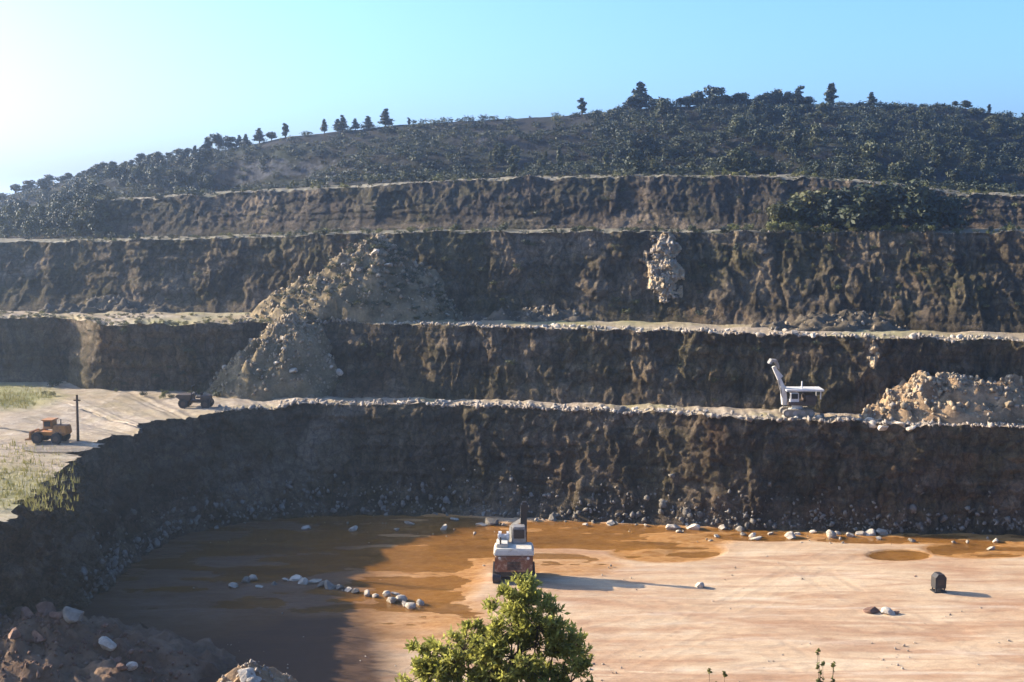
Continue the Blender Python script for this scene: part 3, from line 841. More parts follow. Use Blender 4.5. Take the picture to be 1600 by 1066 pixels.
# ------------------------------------------------------------------ vegetation
def leaves(name, lobes, n, size, mat, seed, shell=0.55, flat=0.0):
    """many small leaf faces spread through the volume of several lobes (cx,cy,cz,rx,ry,rz)"""
    g = np.random.default_rng(seed)
    wts = np.array([l[3] * l[5] for l in lobes]); wts /= wts.sum()
    ch = g.choice(len(lobes), n, p=wts); L = np.array(lobes)[ch]
    d = g.normal(0, 1, (n, 3)); d /= np.linalg.norm(d, axis=1)[:, None]
    r = shell + (1 - shell) * g.random(n) ** 0.6
    # clumps: pull leaves toward cluster directions
    r *= 1 + 0.18 * np.sin(d[:, 0] * 7 + L[:, 0] * 9) * np.sin(d[:, 2] * 6 + L[:, 2] * 5)
    C = L[:, :3] + d * r[:, None] * L[:, 3:6]
    nrm = d * 0.7 + g.normal(0, .7, (n, 3)); nrm[:, 2] += 0.25
    nrm /= np.linalg.norm(nrm, axis=1)[:, None]
    a = np.cross(nrm, g.normal(0, 1, (n, 3))); a /= np.linalg.norm(a, axis=1)[:, None]
    b = np.cross(nrm, a)
    s = size * g.uniform(.6, 1.35, n)[:, None]
    Q = np.stack([C - a * s, C - b * s * .55 + a * s * .1, C + a * s, C + b * s * .55 + a * s * .1], 1)
    me = raw_mesh(name, Q.reshape(-1, 3), np.arange(n * 4).reshape(n, 4))
    me.materials.append(mat)
    return me


def limb_mesh(name, paths, mat, sides=7):
    V = []; Fq = []
    for pts in paths:
        base = len(V)
        for i, (p, r) in enumerate(pts):
            p = Vector(p)
            t = (Vector(pts[min(i + 1, len(pts) - 1)][0]) - Vector(pts[max(i - 1, 0)][0])).normalized()
            a = t.orthogonal().normalized(); b = t.cross(a)
            for k in range(sides):
                an = 2 * math.pi * k / sides; V.append(p + (a * math.cos(an) + b * math.sin(an)) * r)
        for i in range(len(pts) - 1):
            for k in range(sides):
                k2 = (k + 1) % sides
                Fq.append((base + i * sides + k, base + i * sides + k2, base + (i + 1) * sides + k2, base + (i + 1) * sides + k))
    me = raw_mesh(name, V, Fq); me.materials.append(mat); return me


def crown_lobes(kind, rnd):
    L = []
    if kind == 'cone':            # pointed conifer, unit height
        for k in range(9):
            z = 0.18 + 0.78 * k / 8; w_ = 0.27 * (1 - (z - .12) * 0.98) + 0.02
            for q in range(2): L.append((rnd.uniform(-.5, .5) * w_, rnd.uniform(-.5, .5) * w_, z + rnd.uniform(-.03, .03), w_ * rnd.uniform(.6, 1.1), w_ * rnd.uniform(.6, 1.1), .075))
    elif kind == 'slim':
        for k in range(7):
            z = 0.16 + 0.78 * k / 6; w_ = 0.15 * (1 - abs(z - .5) * .9)
            L.append((rnd.uniform(-.06, .06), rnd.uniform(-.06, .06), z, w_ * rnd.uniform(.7, 1.2), w_, .10))
    else:                         # broad rounded, uneven
        for k in range(11):
            a = rnd.uniform(0, 6.28); q = rnd.uniform(0, .34); z = rnd.uniform(.16, .84)
            s = rnd.uniform(.13, .25)
            L.append((math.cos(a) * q, math.sin(a) * q, z, s, s, s * rnd.uniform(.6, .9)))
        L.append((rnd.uniform(-.1, .1), 0, .55, .26, .26, .3))
    return L


TREE = {}
for kind, nl in (('cone', 620), ('slim', 380), ('round', 800)):
    for mk in ('dark', 'mid'):
        for v in range(4):
            rnd = random.Random(v * 17 + len(kind))
            cm = leaves('crown', crown_lobes(kind, rnd), int(nl * 1.5), 0.056, M['leaf_' + mk], v * 7 + len(kind), .35)
            paths = [[((0, 0, -.12), .035), ((rnd.uniform(-.02, .02), 0, .3), .025), ((rnd.uniform(-.03, .03), 0, .62), .012), ((0, 0, .85), .004)]]
            for q in range(5):
                a = rnd.uniform(0, 6.28); z = rnd.uniform(.28, .6); e = .2 if kind != 'slim' else .08
                paths.append([((0, 0, z), .012), ((math.cos(a) * e * .6, math.sin(a) * e * .6, z + .08), .008), ((math.cos(a) * e, math.sin(a) * e, z + .18), .003)])
            TREE[kind, mk, v] = (cm, limb_mesh('trunk', paths, M['bark'], 5))


def tree(p, h, kind, mk, label, group=None, wide=1.0, name=None, cat='tree'):
    nm = name or {'cone': 'conifer_tree', 'slim': 'slender_tree', 'round': 'bushy_tree'}[kind]
    o = empty(nm, (p[0], p[1], p[2] - 0.04 * h), random.uniform(0, 6.28))
    o.scale = (h * wide, h * wide, h)
    cm, tm = TREE[kind, mk, random.randrange(4)]
    link('crown', cm, None, o); link('trunk', tm, None, o)
    tag(o, label, cat, group); return o


SHRUB = {mk: [leaves('shrub', [(random.uniform(-.3, .3), random.uniform(-.3, .3), random.uniform(.2, .5), random.uniform(.18, .34), random.uniform(.18, .34), random.uniform(.18, .34)) for _ in range(6)],
                     260, 0.075, M['leaf_' + mk], 50 + v, .3) for v in range(5)] for mk in ('dark', 'mid', 'light')}


def shrub(p, s, mk, label, group, flat=1.0):
    o = link('shrub', random.choice(SHRUB[mk])); o.location = (p[0], p[1], p[2] - .05 * s)
    o.rotation_euler = (0, 0, random.uniform(0, 6.28)); o.scale = (s * random.uniform(.8, 1.3), s, s * random.uniform(.75, 1.25) * flat)
    tag(o, label, 'shrub', group); return o


RID = LEVEL[6][-1]


def ridge_at(px):
    i = int(np.interp(px, PX, np.arange(len(PX)))); return Vector(RID[i])


def ridge_tree(px, top, kind, wpx, label, group=None, base=None, mk='dark'):
    p = ridge_at(px); p.y -= random.uniform(0.5, 3)
    h = max(0.6, (proj(p)[1] - top) * p.y / FPX)
    natural = {'cone': .5, 'slim': .3, 'round': 1.0}[kind] * h
    wide = (wpx * p.y / FPX) / natural
    tree(p, h, kind, mk, label, group, max(.7, min(1.7, wide * 1.25)))


GL = 'low rounded tree in the band climbing the left end of the ridge'
for px, top, wpx in ((4, 298, 30), (60, 283, 24), (80, 279, 26), (100, 282, 20), (117, 272, 16), (150, 262, 24), (166, 255, 26), (186, 251, 30), (205, 252, 24), (225, 245, 26), (247, 236, 32), (268, 243, 26), (290, 241, 16)):
    ridge_tree(px, top, 'round', wpx, GL, 'low rounded trees at the left end of the ridge')
for px in range(30, 325, 14):
    ridge_tree(px + random.uniform(-4, 4), proj(ridge_at(px))[1] - random.uniform(8, 17), 'round', 26, GL, 'low rounded trees at the left end of the ridge')
for px, top, wpx in ((312, 228, 18), (328, 214, 20), (349, 207, 28), (364, 210, 24), (378, 212, 20), (392, 210, 20), (411, 201, 20), (430, 203, 22)):
    ridge_tree(px, top, 'round' if wpx > 20 else 'cone', wpx, 'tree in the dense clump left of the bare ridge line', 'trees in the dense clump left of the bare ridge')
ridge_tree(451, 193, 'slim', 9, 'slender single tree just right of the dense left clump')
for px, top, wpx in ((513, 186, 9), (530, 186, 12), (541, 181, 14), (560, 186, 12), (578, 182, 18)):
    ridge_tree(px, top, 'cone', wpx, 'small pointed tree in the short row on the left ridge', 'small pointed trees in the short row on the left ridge')
ridge_tree(605, 171, 'cone', 26, 'tallest pointed tree at the right end of the short left row')
ridge_tree(640, 184, 'slim', 9, 'tiny lone sapling where the bare ridge begins')
ridge_tree(910, 153, 'slim', 16, 'lone narrow dark tree on the bare middle ridge')
ridge_tree(985, 149, 'round', 26, 'rounded tree hugging the left side of the tall spire tree')
ridge_tree(1001, 129, 'cone', 30, 'tall spire shaped tree at the left of the right hand grove')
ridge_tree(1018, 152, 'round', 26, 'low rounded tree right beside the tall spire tree')
for px, top, wpx in ((1072, 149, 30), (1090, 137, 34), (1115, 130, 34), (1132, 144, 28), (1155, 143, 34), (1178, 152, 22), (1195, 143, 30), (1212, 136, 32), (1230, 140, 26)):
    ridge_tree(px, top, 'round', wpx, 'broad dark tree in the big grove on the right ridge', 'broad trees in the big grove on the right ridge')
for px in range(1062, 1262, 13):
    ridge_tree(px + random.uniform(-4, 4), random.uniform(143, 156), 'round', 30, 'broad dark tree in the big grove on the right ridge', 'broad trees in the big grove on the right ridge')
ridge_tree(1241, 135, 'slim', 16, 'narrow tree at the right end of the big grove')
ridge_tree(1262, 152, 'round', 20, 'small round bush in the gap between grove and double crowned tree')
ridge_tree(1294, 131, 'slim', 26, 'double crowned upright tree standing apart on the right ridge')
ridge_tree(1358, 145, 'cone', 15, 'small conical tree alone on the level right ridge')
ridge_tree(1488, 156, 'round', 34, 'left of two squat trees at the right end of the ridge')
ridge_tree(1506, 155, 'round', 26, 'right of two squat trees at the right end of the ridge')
ridge_tree(1540, 163, 'slim', 13, 'thin little tree farthest right on the ridge')
for k in range(46):     # low scrub along the skyline
    px = random.choice((random.uniform(20, 320), random.uniform(960, 1300), random.uniform(1300, 1580)))
    shrub(ridge_at(px), random.uniform(.5, 1.3), 'dark', 'low dark scrub on the skyline of the ridge', 'low scrub on the ridge skyline', .7)

HILL = LEVEL[6]


def hill_at(px, v):
    i = int(np.interp(px, PX, np.arange(len(PX)))); return Vector(HILL[int(v * (HILL.shape[0] - 1)), i])


for k in range(95):
    px = random.uniform(-20, 330); v = random.uniform(.0, .86)
    if px > 180: v = .4 + v * .53
    tree(hill_at(px, v), random.uniform(1.2, 2.6), 'round', random.choice(('dark', 'dark', 'mid')), 'rounded tree in the wood on the left end of the hill', 'trees in the wood on the left end of the hill')
for k in range(40):
    px = random.uniform(-30, 165); r = random.randrange(6, LEVEL[4].shape[0])
    tree(level_at(4, px, r), random.uniform(1.2, 2.4), 'round', random.choice(('dark', 'mid')), 'rounded tree on the scrubby slope below the left wood', 'trees on the scrubby slope below the left wood')
for k in range(70):
    px = random.uniform(330, 960); v = random.uniform(.05, .95)
    (shrub(hill_at(px, v), random.uniform(.7, 1.8), random.choice(('dark', 'mid')), 'scrub bush on the open middle of the hillside', 'scrub bushes on the middle of the hillside'))
for k in range(75):
    px = random.uniform(960, 1610); v = random.uniform(.02, .86)
    tree(hill_at(px, v), random.uniform(1.3, 3.2), 'round', random.choice(('dark', 'dark', 'mid')), 'dark bushy tree on the right half of the hillside', 'bushy trees on the right half of the hillside')
for k in range(16):
    px = random.uniform(700, 960); v = random.uniform(.05, .5)
    tree(hill_at(px, v), random.uniform(1.4, 2.8), random.choice(('round', 'slim')), 'mid', 'greenish tree on the hillside above the middle of the top bench', 'greenish trees above the middle of the top bench')
# top bench edge (level 5) and bench below it (level 3)
for k in range(44):
    px = random.uniform(150, 1300); shrub(level_at(5, px, random.choice((2, 4, 6, 8))), random.uniform(.4, 1.0), random.choice(('mid', 'dark', 'light')), 'small bush growing along the top bench', 'small bushes along the top bench')
for k in range(70):
    px = random.uniform(150, 1600); shrub(level_at(3, px, random.choice((0, 1, 2, 4, 7))), random.uniform(.4, 1.1), random.choice(('mid', 'light', 'mid', 'dark')), 'small bush on the third bench above the wide face', 'small bushes on the third bench')
for px, h, wd in ((1218, 2.8, 1.3), (1246, 4.0, 1.2), (1270, 4.6, 1.2), (1300, 4.0, 1.2), (1322, 4.8, 1.1), (1350, 5.0, 1.2), (1380, 4.9, 1.2), (1408, 4.6, 1.2), (1436, 4.8, 1.1), (1462, 4.2, 1.1), (1490, 3.6, 1.1), (1335, 3.6, 1.2), (1395, 3.4, 1.3), (1448, 3.2, 1.3)):
    tree(level_at(3, px, random.choice((4, 6, 7))), h, 'round', 'dark' if px > 1290 else 'mid', 'large dark tree in the thicket on the third bench at the right', 'large trees in the thicket on the third bench', wd)
for px, s in ((1212, 1.7), (1228, 1.5), (1242, 1.3), (1205, 1.2), (1258, 1.2), (1390, 1.0), (1410, 1.1), (1432, .9), (1452, 1.0), (1290, 1.1), (1372, .9)):
    shrub(level_at(3, px, 1), s, 'light', 'bright yellow green bush at the front of the thicket', 'bright bushes at the front of the thicket')
# ledge plants on the faces and low scrub over the hill, too many to count
SCRUB = []
for k in range(420):
    si = random.choice((4, 4, 4, 5)); px = random.uniform(-60, 170) if si == 4 else random.uniform(-60, 330); SCRUB.append((level_at(si, px, random.randrange(0, LEVEL[si].shape[0])), random.uniform(.5, 1.4), random.choice(('dark', 'dark', 'mid'))))
for k in range(260):
    px = random.uniform(-20, 460); SCRUB.append((level_at(1, px, random.choice((0, 0, 1, 2, 4, 6))), random.uniform(.2, .6), random.choice(('mid', 'light', 'dark'))))
for k in range(4200):
    px, v = random.uniform(-60, 1640), random.uniform(.0, 1)
    d = .45 + .8 * fbm(px * .008, v * 3, 3, 3) + (.35 if px < 330 or px > 950 else .2)
    if random.random() < d: SCRUB.append((hill_at(px, v), random.uniform(.5, 1.7), random.choice(('dark', 'dark', 'dark', 'mid'))))
for k in range(1500):
    px, v = random.uniform(930, 1640), random.uniform(.5, .98)
    if random.random() < .35 + 1.2 * fbm(px * .01, v * 4, 31, 3): SCRUB.append((hill_at(px, v), random.uniform(.7, 1.9), 'dark'))
for k in range(420):
    px = random.uniform(100, 1640); si = random.choice((3, 5)); SCRUB.append((level_at(si, px, random.choice((0, 0, 1, 2, 5, 8))), random.uniform(.25, .8), random.choice(('dark', 'mid', 'mid', 'light'))))
for k in range(240):
    SCRUB.append((on_heap(HP['A'], .1, .95, .45, 1.0), random.uniform(.3, .9), random.choice(('mid', 'dark'))))
for si, n, a, b, txt in ((2, 105, 250, 1600, 'wide middle face'), (4, 60, 150, 1600, 'top face'), (0, 34, 130, 1300, 'second face')):
    for k in range(n):
        px = random.uniform(a, b); r = random.randrange(3, LEVEL[si].shape[0] - 2)
        SCRUB.append((level_at(si, px, r) + Vector((0, -.1, -.1)), random.uniform(.35, 1.0), random.choice(('mid', 'dark', 'mid'))))
for mk in ('dark', 'mid', 'light'):
    Vs = []; n4 = 0
    for (p, s_, m_) in SCRUB:
        if m_ != mk: continue
        me = random.choice(SHRUB[mk]); co = np.zeros(len(me.vertices) * 3, np.float32); me.vertices.foreach_get('co', co); co = co.reshape(-1, 4, 3)
        co = co[::2]
        a = random.uniform(0, 6.28); ca, sa = math.cos(a), math.sin(a)
        co = co @ np.array([[ca, sa, 0], [-sa, ca, 0], [0, 0, 1]]) * s_ * np.array([1.15, 1.15, .85]) + np.array(p)
        Vs.append(co.reshape(-1, 3))
    Vs = np.concatenate(Vs)
    if mk == 'dark': SV = []; SM = []
    SV.append(Vs); SM.append(len(Vs) // 4)
Vs = np.concatenate(SV)
me = raw_mesh('scrub', Vs, np.arange(len(Vs)).reshape(-1, 4))
for mk in ('dark', 'mid', 'light'): me.materials.append(M['leaf_' + mk])
me.polygons.foreach_set('material_index', np.repeat([0, 1, 2], SM).astype(np.int32))
tag(link('scrub', me), 'low scrub covering the hill and clinging to the quarry faces', 'scrub', kind='stuff')
for k in range(16):
    p = atz(random.uniform(0, 420), random.uniform(610, 622), Z1); shrub(p, random.uniform(.4, .9), random.choice(('mid', 'light')), 'low bush at the back of the left plateau', 'low bushes at the back of the left plateau')
shrub(atz(87, 604, Z1), 1.3, 'dark', 'dark round bush at the back of the left plateau near the post', None)
# grass on the plateau
GP = []
for k in range(9000):
    px, py = random.uniform(-60, 150), random.uniform(606, 800)
    t = max(0, 1 - ((px - 10) / 85) ** 2 - ((py - 620) / 22) ** 2) + 0.30 * max(0, 1 - ((px - 10) / 120) ** 2 - ((py - 760) / 80) ** 2)
    if random.random() < t:
        p = atz(px, py, Z1 - .05); GP.append(p)
V = []; Fq = []
for p in GP:
    for q in range(3):
        a = random.uniform(0, 6.28); hgt = random.uniform(.15, .5); wd = .035; k = len(V)
        dx, dy = math.cos(a) * wd, math.sin(a) * wd; lx, ly = random.uniform(-.15, .15), random.uniform(-.15, .15)
        o = Vector((random.uniform(-.15, .15), random.uniform(-.15, .15), 0))
        V += [p + o + Vector((-dx, -dy, 0)), p + o + Vector((dx, dy, 0)), p + o + Vector((lx, ly, hgt))]; Fq.append((k, k + 1, k + 2))
tag(link('grass', raw_mesh('grass', V, Fq), M['grass']), 'yellow green grass on the left plateau', 'grass', kind='stuff')

# ---- foreground shrub, rooted on the slope below the camera
D0 = 22.0
gx = atd(800, 1000, D0).x
gz = near_z(gx, D0)
root = tag(empty('leafy_shrub', (gx, D0, gz)), 'large sunlit leafy shrub in the foreground at the bottom centre', 'shrub')


def fl(px, py, rx, ry, dd=0.0):   # lobe from picture coordinates, local to the root
    p = atd(px, py + 16, D0 + dd); k = (D0 + dd) / FPX
    return (p.x - gx, p.y - D0, p.z - gz, rx * k, rx * k * .9, ry * k)


LOB = [fl(815, 935, 34, 30), fl(800, 965, 48, 30, .2), fl(840, 965, 38, 28, -.1), fl(770, 985, 50, 30, .1), fl(725, 1000, 48, 30), fl(690, 1025, 42, 34), fl(672, 1056, 36, 40, .1), fl(865, 1000, 42, 32, .1),
       fl(885, 1010, 26, 22), fl(892, 1050, 24, 26), fl(720, 1060, 60, 50), fl(780, 1040, 60, 50, .3), fl(845, 1055, 55, 50, .3), fl(790, 1110, 110, 60, .2), fl(680, 1110, 60, 50), fl(880, 1120, 50, 50), fl(812, 912, 16, 14), fl(760, 1075, 60, 55, -.2), fl(830, 1085, 60, 55, -.2), fl(800, 1010, 60, 40, -.2), fl(790, 1160, 120, 60)]
# twigs grow outward and up from every lobe; leaves sit along them, so that the outline is ragged
rnd = random.Random(3); g_r = np.random.default_rng(77)
TW = []; LC = []; LD = []
wt = [l[3] * l[5] for l in LOB]
def twig(a, e, d, n):
    TW.append([(a, .008), (a.lerp(e, .55) + Vector((0, 0, -.02)), .005), (e, .002)])
    for k in range(n):
        t = rnd.uniform(.2, 1.04); p = a.lerp(e, t); LC.append(tuple(p + Vector((rnd.gauss(0, .03), rnd.gauss(0, .03), rnd.gauss(0, .025))))); LD.append(tuple((d + Vector((0, 0, .35))).normalized()))


for (x, y, z, rx, ry, rz) in LOB:
    nsp = int(9 + 24 * wt[LOB.index((x, y, z, rx, ry, rz))] / max(wt))
    for q in range(nsp):                       # boughs, each with its own tuft of twigs
        d = Vector((rnd.gauss(0, 1), rnd.gauss(0, 1), rnd.gauss(.25, .9))).normalized()
        f = rnd.uniform(.3, 1.05) if rnd.random() < .8 else rnd.uniform(1.05, 1.5)
        b = Vector((x + d.x * rx * f, y + d.y * ry * f, z + d.z * rz * f))
        TW.append([(Vector((x, y, z)), .012), (b, .006)])
        tuft = rnd.uniform(.10, .22)
        for k in range(rnd.randrange(5, 10)):
            e = (d + Vector((rnd.gauss(0, .6), rnd.gauss(0, .6), rnd.gauss(.25, .5)))).normalized()
            twig(b, b + e * tuft * rnd.uniform(.7, 1.5), e, 14)
LC = np.array(LC); LD = np.array(LD); nL = len(LC)
ax = LD * .6 + g_r.normal(0, .55, (nL, 3)); ax /= np.linalg.norm(ax, axis=1)[:, None]
up = np.array([0, 0, 1.0]) + g_r.normal(0, .55, (nL, 3)); bx = np.cross(ax, up); bx /= np.linalg.norm(bx, axis=1)[:, None]
sz_ = .058 * g_r.uniform(.6, 1.3, nL)[:, None]
QL = np.stack([LC, LC + ax * sz_ * .9 - bx * sz_ * .42, LC + ax * sz_ * 2, LC + ax * sz_ * .9 + bx * sz_ * .42], 1)
me = raw_mesh('foliage', QL.reshape(-1, 3), np.arange(nL * 4).reshape(nL, 4)); me.materials.append(M['leaf_front'])
link('foliage', me, None, root)
paths = []
for (x, y, z, rx, ry, rz) in LOB:
    b = Vector((rnd.uniform(-.15, .15), rnd.uniform(-.15, .15), 0)); e = Vector((x, y, z)); m1 = b.lerp(e, .5) + Vector((0, 0, .25 * abs(x)))
    paths.append([(b, .05), (m1, .032), (e, .012), (e + Vector((rnd.uniform(-.1, .1), 0, rz * .7)), .004)])
link('twigs', limb_mesh('twigs', TW, M['bark'], 4), None, root)
link('branches', limb_mesh('branches', paths, M['bark'], 6), None, root)


def sprout(px, top, d, label, n=9, wpx=22):
    p = atd(px, 1066, d); z0 = near_z(p.x, d); tp = atd(px, top, d)
    o = tag(empty('weed_stalk', (p.x, d, z0)), label, 'weed')
    H_ = tp.z - z0; wd = wpx * d / FPX; ps = []; lb = []
    for q in range(n):
        a = random.uniform(-1, 1); hh = H_ * random.uniform(.82, 1); e = Vector((a * wd, random.uniform(-wd, wd), hh))
        ps.append([((0, 0, 0), .014), ((e.x * .35, e.y * .4, hh * .6), .009), (e, .003)])
        for k in range(7):
            t = .62 + .38 * k / 6; lb.append((e.x * (t if t > .6 else t * .6), e.y * t, hh * t, .035, .035, .05))
    link('stems', limb_mesh('stems', ps, M['bark'], 4), None, o)
    link('leaves', leaves('leaves', lb, 520, .035, M['leaf_light'], int(px), .1), None, o)


sprout(1296, 1014, 20, 'tall leafy weed poking up at the bottom edge right of centre', 8, 20)
sprout(1120, 1046, 20, 'short weed tip at the bottom edge between shrub and tall weed', 6, 14)


# ------------------------------------------------------------------ machines
class B:
    def __init__(s): s.bm = bmesh.new()

    def box(s, c, sz, rot=(0, 0, 0), taper=None, bev=0.02):
        r = bmesh.ops.create_cube(s.bm, size=1.0); vs = r['verts']
        for v in vs:
            if taper and v.co.z > 0: v.co.x *= taper[0]; v.co.y *= taper[1]
            v.co = Vector((v.co.x * sz[0], v.co.y * sz[1], v.co.z * sz[2]))
        if bev:
            es = list({e for v in vs for e in v.link_edges})
            nb = bmesh.ops.bevel(s.bm, geom=es, offset=min(bev, min(sz) * .3), segments=2, affect='EDGES')
            vs = list({v for f in nb['faces'] for v in f.verts} | {v for v in vs if v.is_valid})
        mtx = Matrix.Translation(c) @ Euler(rot).to_matrix().to_4x4()
        for v in vs: v.co = mtx @ v.co
        return s

    def cyl(s, p0, p1, r, r2=None, seg=16):
        p0, p1 = Vector(p0), Vector(p1); d = p1 - p0
        m = Matrix.Translation((p0 + p1) / 2) @ d.to_track_quat('Z', 'Y').to_matrix().to_4x4()
        bmesh.ops.create_cone(s.bm, cap_ends=True, segments=seg, radius1=r, radius2=r if r2 is None else r2, depth=d.length, matrix=m)
        return s

    def beam(s, p0, p1, w_, h_, bev=0.01):
        p0, p1 = Vector(p0), Vector(p1); d = p1 - p0
        e = d.to_track_quat('Z', 'Y').to_euler()
        return s.box((p0 + p1) / 2, (w_, h_, d.length), e, bev=bev)

    def loop(s, pts, y0, y1):
        """closed side profile (x,z) extruded along y"""
        n = len(pts)
        a = [s.bm.verts.new((x, y0, z)) for x, z in pts]; b = [s.bm.verts.new((x, y1, z)) for x, z in pts]
        s.bm.faces.new(a); s.bm.faces.new(b[::-1])
        for i in range(n): s.bm.faces.new((a[i], b[i], b[(i + 1) % n], a[(i + 1) % n]))
        return s

    def go(s, name, mat, parent):
        bmesh.ops.recalc_face_normals(s.bm, faces=s.bm.faces[:])
        me = bpy.data.meshes.new(name); s.bm.to_mesh(me); s.bm.free(); me.materials.append(mat)
        return link(name, me, None, parent)


def track(parent, y, L, h, w_, mat=None, x=0):
    """crawler track running along local x"""
    pts = []; r = h / 2
    for k in range(9): a = math.pi / 2 + math.pi * k / 8; pts.append((x - L / 2 + r + r * math.cos(a), r + r * math.sin(a)))
    for k in range(9): a = -math.pi / 2 + math.pi * k / 8; pts.append((x + L / 2 - r + r * math.cos(a), r + r * math.sin(a)))
    b = B().loop(pts, y - w_ / 2, y + w_ / 2)
    n = int(L / .16)
    for k in range(n):
        xx = x - L / 2 + r + (L - 2 * r) * k / max(1, n - 1)
        b.box((xx, y, h + .012), (.06, w_ * 1.04, .05), bev=0); b.box((xx, y, .0), (.06, w_ * 1.04, .05), bev=0)
    o = b.go('track', mat or M['rubber'], parent)
    wbm = B()
    for k in range(4):
        xx = x - L / 2 + r + (L - 2 * r) * k / 3; wbm.cyl((xx, y - w_ / 2 - .03, r), (xx, y + w_ / 2 + .03, r), r * .62)
    wbm.go('roller', M['steel'], o)
    return o


def wheel(parent, p, r, w_):
    b = B().cyl((p[0], p[1] - w_ / 2, p[2]), (p[0], p[1] + w_ / 2, p[2]), r, seg=24)
    for k in range(14):
        a = 2 * math.pi * k / 14; b.box((p[0] + math.cos(a) * r, p[1], p[2] + math.sin(a) * r), (.07, w_ * .95, .06), (0, -a, 0), bev=0)
    o = b.go('wheel', M['rubber'], parent)
    B().cyl((p[0], p[1] - w_ / 2 - .02, p[2]), (p[0], p[1] + w_ / 2 + .02, p[2]), r * .5, seg=18).go('rim', M['brown'], o)
    return o


# drill rig seen from behind: local x = forward (away from camera)
p = atz(803, 911, ZF)
rig = tag(empty('drill_rig', (p.x, p.y + 1.2, ZF - .02), R(90)), 'red and cream tracked drill rig with dark upright mast behind the foreground shrub', 'drill rig')
for y in (-1.16, 1.16): track(rig, y, 3.1, .74, .5, M['dark'])
B().box((0, 0, .62), (2.5, 1.75, .4)).box((-1.25, 0, .72), (.16, 2.5, .22)).go('chassis', M['dark'], rig)
eng = B().box((-.25, 0, 1.35), (2.3, 2.55, 1.15), bev=.08).box((-1.43, .62, 1.3), (.05, .9, .8)).box((-1.43, -.62, 1.3), (.05, .9, .8)).go('engine_cover', M['red'], rig)
g_ = B()
for k in range(6): g_.box((-1.475, 0.0, 1.02 + .1 * k), (.02, .9, .045), bev=0)
g_.go('grille', M['dark'], eng)
B().box((-.35, -.0, 2.14), (2.1, 2.75, .42), taper=(.85, .9), bev=.06).box((-.2, .78, 2.45), (1.4, .8, .3), bev=.05).go('hood', M['cream'], rig)
B().box((.55, -.35, 2.9), (1.0, 1.0, 1.15), taper=(.85, .85), bev=.06).go('cab', M['steel'], rig)
B().box((.03, -.35, 3.02), (.03, .7, .6), bev=.01).box((.55, .16, 3.02), (.7, .03, .6), bev=.01).go('cab_window', M['glass'], rig)
B().beam((1.1, .3, 1.6), (1.6, .1, 3.2), .28, .34).beam((1.6, .1, 3.2), (1.25, -.62, 3.75), .24, .26).go('boom', M['cream'], rig)
B().box((1.1, -.72, 2.95), (.26, .34, 4.1)).box((1.1, -.72, 4.6), (.36, .5, .5)).cyl((1.1, -.5, 1.0), (1.1, -.5, 4.7), .05).go('mast', M['dark'], rig)
B().cyl((.5, .85, 2.72), (.5, 1.05, 2.72), .38, seg=20).cyl((.5, .35, 2.72), (.5, .5, 2.72), .38, seg=20).cyl((.5, .3, 2.72), (.5, 1.1, 2.72), .2, seg=14).go('hose_reel', M['white'], rig)
B().cyl((-.8, .9, 2.3), (-.8, .9, 3.05), .06, seg=10).go('exhaust_pipe', M['dark'], rig)
for y in (-.95, .95): B().cyl((-1.4, y, 1.78), (-1.47, y, 1.78), .09, seg=14).go('lamp', M['white'], rig)

# white excavator on the lowest bench: local x points left in the picture
p = crest1_at(1248, 1.5)
ex = tag(empty('excavator', (p.x, p.y, p.z + .12), R(180)), 'white excavator with raised boom among rocks on the lowest bench', 'excavator')
for y in (-.62, .62): track(ex, y, 2.5, .55, .42, M['rock_grey'])
B().cyl((0, 0, .4), (0, 0, .85), .42, seg=20).box((0, 0, .42), (1.2, 1.0, .25)).go('undercarriage', M['white'], ex)
B().box((-.25, 0, 1.05), (2.2, 1.5, .28), bev=.04).box((-.95, 0, 1.42), (.95, 1.5, .6), bev=.1).go('house', M['brown'], ex)
B().box((.35, .28, 1.5), (.75, .8, .85), taper=(.9, .9), bev=.05).go('cab', M['white'], ex)
B().box((.745, .28, 1.62), (.02, .55, .45), (0, -.06, 0), bev=0).box((.35, .69, 1.64), (.5, .02, .42), bev=0).go('cab_window', M['glass'], ex)
B().box((-.45, 0, 2.12), (3.0, 1.7, .15), bev=.03).box((-1.7, .7, 1.75), (.07, .07, .7), bev=0).box((-1.7, -.7, 1.75), (.07, .07, .7), bev=0).go('canopy', M['white'], ex)
B().cyl((-.35, 0, 2.1), (-.35, 0, 2.75), .07, .05, 10).go('exhaust_pipe', M['white'], ex)
B().beam((1.0, 0, .85), (1.16, 0, 2.35), .5, .42, .04).beam((1.14, 0, 2.2), (1.95, 0, 3.95), .34, .3, .03).go('boom', M['white'], ex)
B().beam((1.92, 0, 3.85), (1.25, 0, 3.1), .16, .2).go('arm', M['white'], ex)
bk = B().loop([(1.55, 4.0), (1.75, 4.5), (2.2, 4.55), (2.4, 4.2), (2.25, 4.15), (2.1, 4.35), (1.85, 4.3), (1.72, 3.98)], -.4, .4)
bk = bk.go('bucket', M['steel'], ex)
t_ = B()
for k in range(4): t_.box((1.62 - .02, -.3 + .2 * k, 3.9), (.1, .07, .22), bev=0)
t_.go('teeth', M['steel'], bk)
B().cyl((1.25, .2, 1.5), (1.6, .2, 2.9), .06, seg=10).go('hydraulic_ram', M['steel'], ex)

